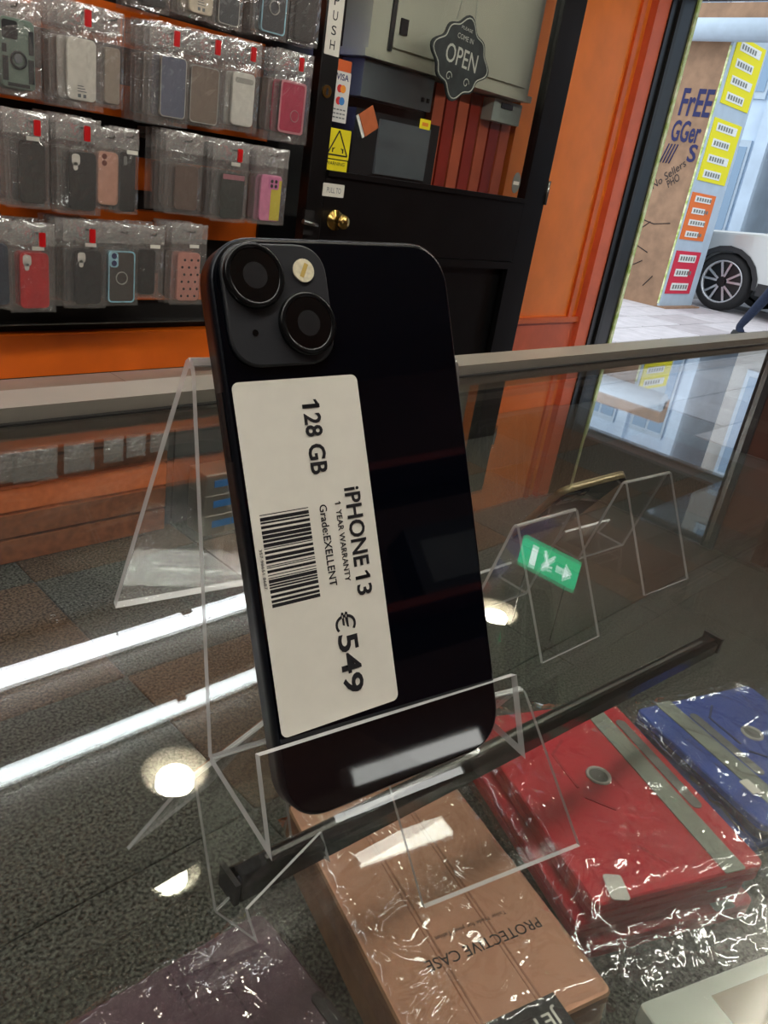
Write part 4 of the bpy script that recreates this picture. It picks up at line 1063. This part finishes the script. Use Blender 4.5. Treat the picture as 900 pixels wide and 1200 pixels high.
# parked silver car, nose towards +y, near side facing the shop
def car():
    e = empty('parked_car', T(11.30, 0, 0), 'silver sports utility car parked beyond the notice pillar', 'car')
    W = 1.82; yf_, yr = 5.48, 1.05
    fw, rw, wr_ = 4.62, 1.95, 0.385
    # lower body side profile (y, z) with wheel arches
    def arch(c, r_):
        return [(c + r_ * math.cos(a), 0.36 + r_ * math.sin(a)) for a in [math.pi * k / 10 for k in range(11)]]
    prof = [(yf_, 0.35), (yf_ + 0.02, 0.62), (yf_ - 0.06, 0.92), (yf_ - 0.5, 1.02), (fw - 0.35, 1.08), (yr + 0.2, 1.12), (yr, 0.95), (yr - 0.02, 0.4)]
    a_r = list(reversed(arch(rw, 0.44))); a_f = list(reversed(arch(fw, 0.44)))
    poly = prof + [(yr, 0.3)] + [(y, max(z, 0.3)) for y, z in a_r] + [(y, max(z, 0.3)) for y, z in a_f]
    bm_ = bmesh.new()
    v0 = [bm_.verts.new((0.0, y, z)) for y, z in poly]; v1 = [bm_.verts.new((W, y, z)) for y, z in poly]
    n_ = len(poly)
    bm_.faces.new(v0); bm_.faces.new(list(reversed(v1)))
    for k in range(n_): bm_.faces.new((v0[k], v1[k], v1[(k + 1) % n_], v0[(k + 1) % n_]))
    bmesh.ops.recalc_face_normals(bm_, faces=bm_.faces)
    me = bpy.data.meshes.new('body'); bm_.to_mesh(me); bm_.free(); me.materials.append(MAT['car_silver'])
    o = link('body', me, e); mod = o.modifiers.new('bev', 'BEVEL'); mod.width = 0.05; mod.segments = 3; mod.angle_limit = R(40)
    # cabin
    cabin = [(fw - 0.35, 1.06), (fw - 1.25, 1.62), (fw - 2.9, 1.66), (yr + 0.15, 1.10)]
    b = MB(); i_ = 0.16
    vs = [(0.05, cabin[0][0], cabin[0][1]), (i_, cabin[1][0], cabin[1][1]), (i_, cabin[2][0], cabin[2][1]), (0.05, cabin[3][0], cabin[3][1])]
    vs += [(W - x, y, z) for x, y, z in vs]
    b.add(vs, [(0, 1, 2, 3), (7, 6, 5, 4), (1, 5, 6, 2), (0, 4, 5, 1), (3, 2, 6, 7)])
    b.build('cabin', 'car_silver', e)
    for (ya, yb) in ((fw - 0.75, fw - 1.75), (fw - 1.85, fw - 2.85)):
        def sx_(z): return 0.05 + (i_ - 0.05) * (z - 1.08) / 0.56 - 0.006
        MB().add([(sx_(1.14), ya + (0.1 if ya > 3.5 else 0), 1.14), (sx_(1.14), yb, 1.14), (sx_(1.55), yb, 1.55), (sx_(1.55), ya - (0.42 if ya > 3.5 else 0), 1.55)], [(0, 1, 2, 3)]).build('side_window', 'window_glass', e)
    MB().add([(0.16, fw - 0.42, 1.115), (W - 0.16, fw - 0.42, 1.115), (W - 0.24, fw - 1.18, 1.585), (0.24, fw - 1.18, 1.585)], [(0, 1, 2, 3)]).build('windscreen', 'window_glass', e)
    for c in (fw, rw):
        out = arch(c, 0.50); inn = arch(c, 0.435); m = len(out)
        b = MB().add([(-0.015, y, max(z, 0.32)) for y, z in out] + [(-0.015, y, z) for y, z in inn] + [(0.03, y, z) for y, z in inn],
                     [(k, k + 1, m + k + 1, m + k) for k in range(m - 1)] + [(m + k, m + k + 1, 2 * m + k + 1, 2 * m + k) for k in range(m - 1)])
        b.build('arch_trim', 'car_trim', e)
        for side in (0, 1):
            wm_ = T(0.12 if side == 0 else W - 0.12, c, wr_) @ Matrix.Rotation(R(-90 if side == 0 else 90), 4, 'Y')
            wh = MB().lathe([(0.27, 0.10), (0.30, 0.115), (0.355, 0.11), (wr_, 0.07), (wr_, -0.10), (0.30, -0.11)], 36).build('tyre', 'tyre', e, wm_)
            MB().prism(circ(0, 0, 0.285, 32), -0.05, 0.06).build('rim_disc', 'rim_black', wh)
            MB().lathe([(0.285, 0.095), (0.285, 0.11), (0.265, 0.105), (0.26, 0.06)], 32).build('rim_edge', 'rim_silver', wh)
            for k in range(5):
                for dlt in (-0.16, 0.16):
                    a = 2 * math.pi * k / 5 + dlt
                    MB().bar((0.07 * math.cos(a), 0.07 * math.sin(a), 0.085), (0.27 * math.cos(a + dlt * 0.6), 0.27 * math.sin(a + dlt * 0.6), 0.095), 0.03, 0.02).build('spoke', 'rim_silver', wh)
            MB().prism(circ(0, 0, 0.05, 16), 0.05, 0.10).build('hub_cap', 'rim_black', wh)
    MB().box(-0.012, 0.01, rw + 0.5, fw - 0.5, 0.30, 0.46).build('sill_trim', 'car_trim', e)
    MB().box(-0.005, 0.2, yf_ - 0.28, yf_ - 0.02, 0.78, 0.90).build('headlamp', 'clear_rim', e)
    for yy in (fw - 1.78, fw - 2.82): MB().box(-0.006, 0.0, yy, yy + 0.008, 0.5, 1.05).build('door_seam', 'car_trim', e)
car()

# passer-by mid stride: dark jacket, blue jeans, black shoes
def person():
    e = empty('person', T(8.95, 2.95, 0), 'person in dark jacket and blue jeans walking past the shop mid stride', 'person')
    J = {'pelvis': (0, 0, 0.93), 'chest': (0, -0.02, 1.28), 'neck': (0, -0.03, 1.48), 'head': (0, -0.05, 1.58), 'top': (0, -0.05, 1.72),
         'hl': (0.09, 0.0, 0.90), 'kl': (0.09, 0.20, 0.52), 'al': (0.09, 0.40, 0.12), 'fl': (0.09, 0.34, 0.05),
         'hr': (-0.09, 0.0, 0.90), 'kr': (-0.09, -0.24, 0.52), 'ar': (-0.09, -0.30, 0.09), 'fr': (-0.09, -0.45, 0.04),
         'sl': (0.18, -0.02, 1.42), 'el': (0.23, -0.14, 1.16), 'wl': (0.22, -0.30, 1.00), 'sr': (-0.18, -0.02, 1.42), 'er': (-0.23, 0.12, 1.16), 'wr': (-0.22, 0.10, 0.92)}
    RAD = {'pelvis': 0.145, 'chest': 0.16, 'neck': 0.055, 'head': 0.088, 'top': 0.07, 'hl': 0.10, 'kl': 0.062, 'al': 0.045, 'fl': 0.042, 'hr': 0.10, 'kr': 0.062, 'ar': 0.045, 'fr': 0.04,
           'sl': 0.065, 'el': 0.05, 'wl': 0.035, 'sr': 0.065, 'er': 0.05, 'wr': 0.035}
    ED = [('pelvis', 'chest'), ('chest', 'neck'), ('neck', 'head'), ('head', 'top'), ('pelvis', 'hl'), ('hl', 'kl'), ('kl', 'al'), ('al', 'fl'), ('pelvis', 'hr'), ('hr', 'kr'), ('kr', 'ar'), ('ar', 'fr'), ('chest', 'sl'), ('sl', 'el'), ('el', 'wl'), ('chest', 'sr'), ('sr', 'er'), ('er', 'wr')]
    ks = list(J); me = bpy.data.meshes.new('body'); me.from_pydata([J[k] for k in ks], [(ks.index(a), ks.index(b)) for a, b in ED], [])
    o = bpy.data.objects.new('tmp_body', me); col.objects.link(o)
    o.modifiers.new('skin', 'SKIN'); o.modifiers.new('sub', 'SUBSURF').levels = 2
    for k, v in zip(ks, me.skin_vertices[0].data): v.radius = (RAD[k] * (1.25 if k in ('chest', 'pelvis') else 1), RAD[k] * 0.95); v.use_root = (k == 'pelvis')
    dg = bpy.context.evaluated_depsgraph_get(); dg.update()
    m2 = bpy.data.meshes.new_from_object(o.evaluated_get(dg)); bpy.data.objects.remove(o)
    m2.materials.clear()
    for m in ('jacket', 'jeans', 'skin', 'hair'): m2.materials.append(MAT[m])
    for p in m2.polygons:
        c = p.center; p.use_smooth = True
        p.material_index = 1 if c.z < 0.94 and abs(c.x) < 0.21 else (2 if c.z > 1.50 or (abs(c.x) > 0.17 and c.z < 1.02) else 0)
    link('body', m2, e)
    for sx_, y, z, ang in ((0.09, 0.36, 0.0, 0), (-0.09, -0.38, 0.0, 0)):
        MB().prism([(px_ * 1.0, py_) for px_, py_ in rrect(-0.048, 0.048, -0.17, 0.10, 0.045, 6)], 0.0, 0.085, inset=0.014, dz=0.03, smooth=True).build('shoe', 'shoe_black', e, T(sx_, y, z))
    hr = bpy.data.meshes.new('hair'); bm_ = bmesh.new(); bmesh.ops.create_uvsphere(bm_, u_segments=16, v_segments=10, radius=0.115)
    for v in bm_.verts: v.co.z = max(v.co.z, -0.02 - 0.05 * (v.co.y > 0)); v.co.y = v.co.y if v.co.y > -0.06 else -0.06
    bm_.to_mesh(hr); bm_.free(); hr.materials.append(MAT['hair']); link('hair', hr, e, T(0, -0.045, 1.665))
    for s in (-1, 1):
        h_ = MB(); wx, wy, wz = (0.22, -0.30, 1.0) if s > 0 else (-0.22, 0.10, 0.92)
        for k in range(4): h_.tube([(wx, wy - 0.02 + 0.018 * k, wz - 0.02), (wx, wy - 0.03 + 0.018 * k, wz - 0.09), (wx - s * 0.02, wy - 0.03 + 0.018 * k, wz - 0.125 - 0.006 * (k % 2))], [0.011, 0.010, 0.008], 6)
        h_.tube([(wx - s * 0.01, wy - 0.03, wz - 0.01), (wx - s * 0.03, wy - 0.055, wz - 0.05), (wx - s * 0.03, wy - 0.06, wz - 0.08)], [0.012, 0.010, 0.008], 6)
        h_.build('hand', 'skin', e)
    fc = MB(); fc.tube([(0, -0.135, 1.62), (0, -0.155, 1.59)], [0.010, 0.014], 6); fc.build('nose', 'skin', e)
person()
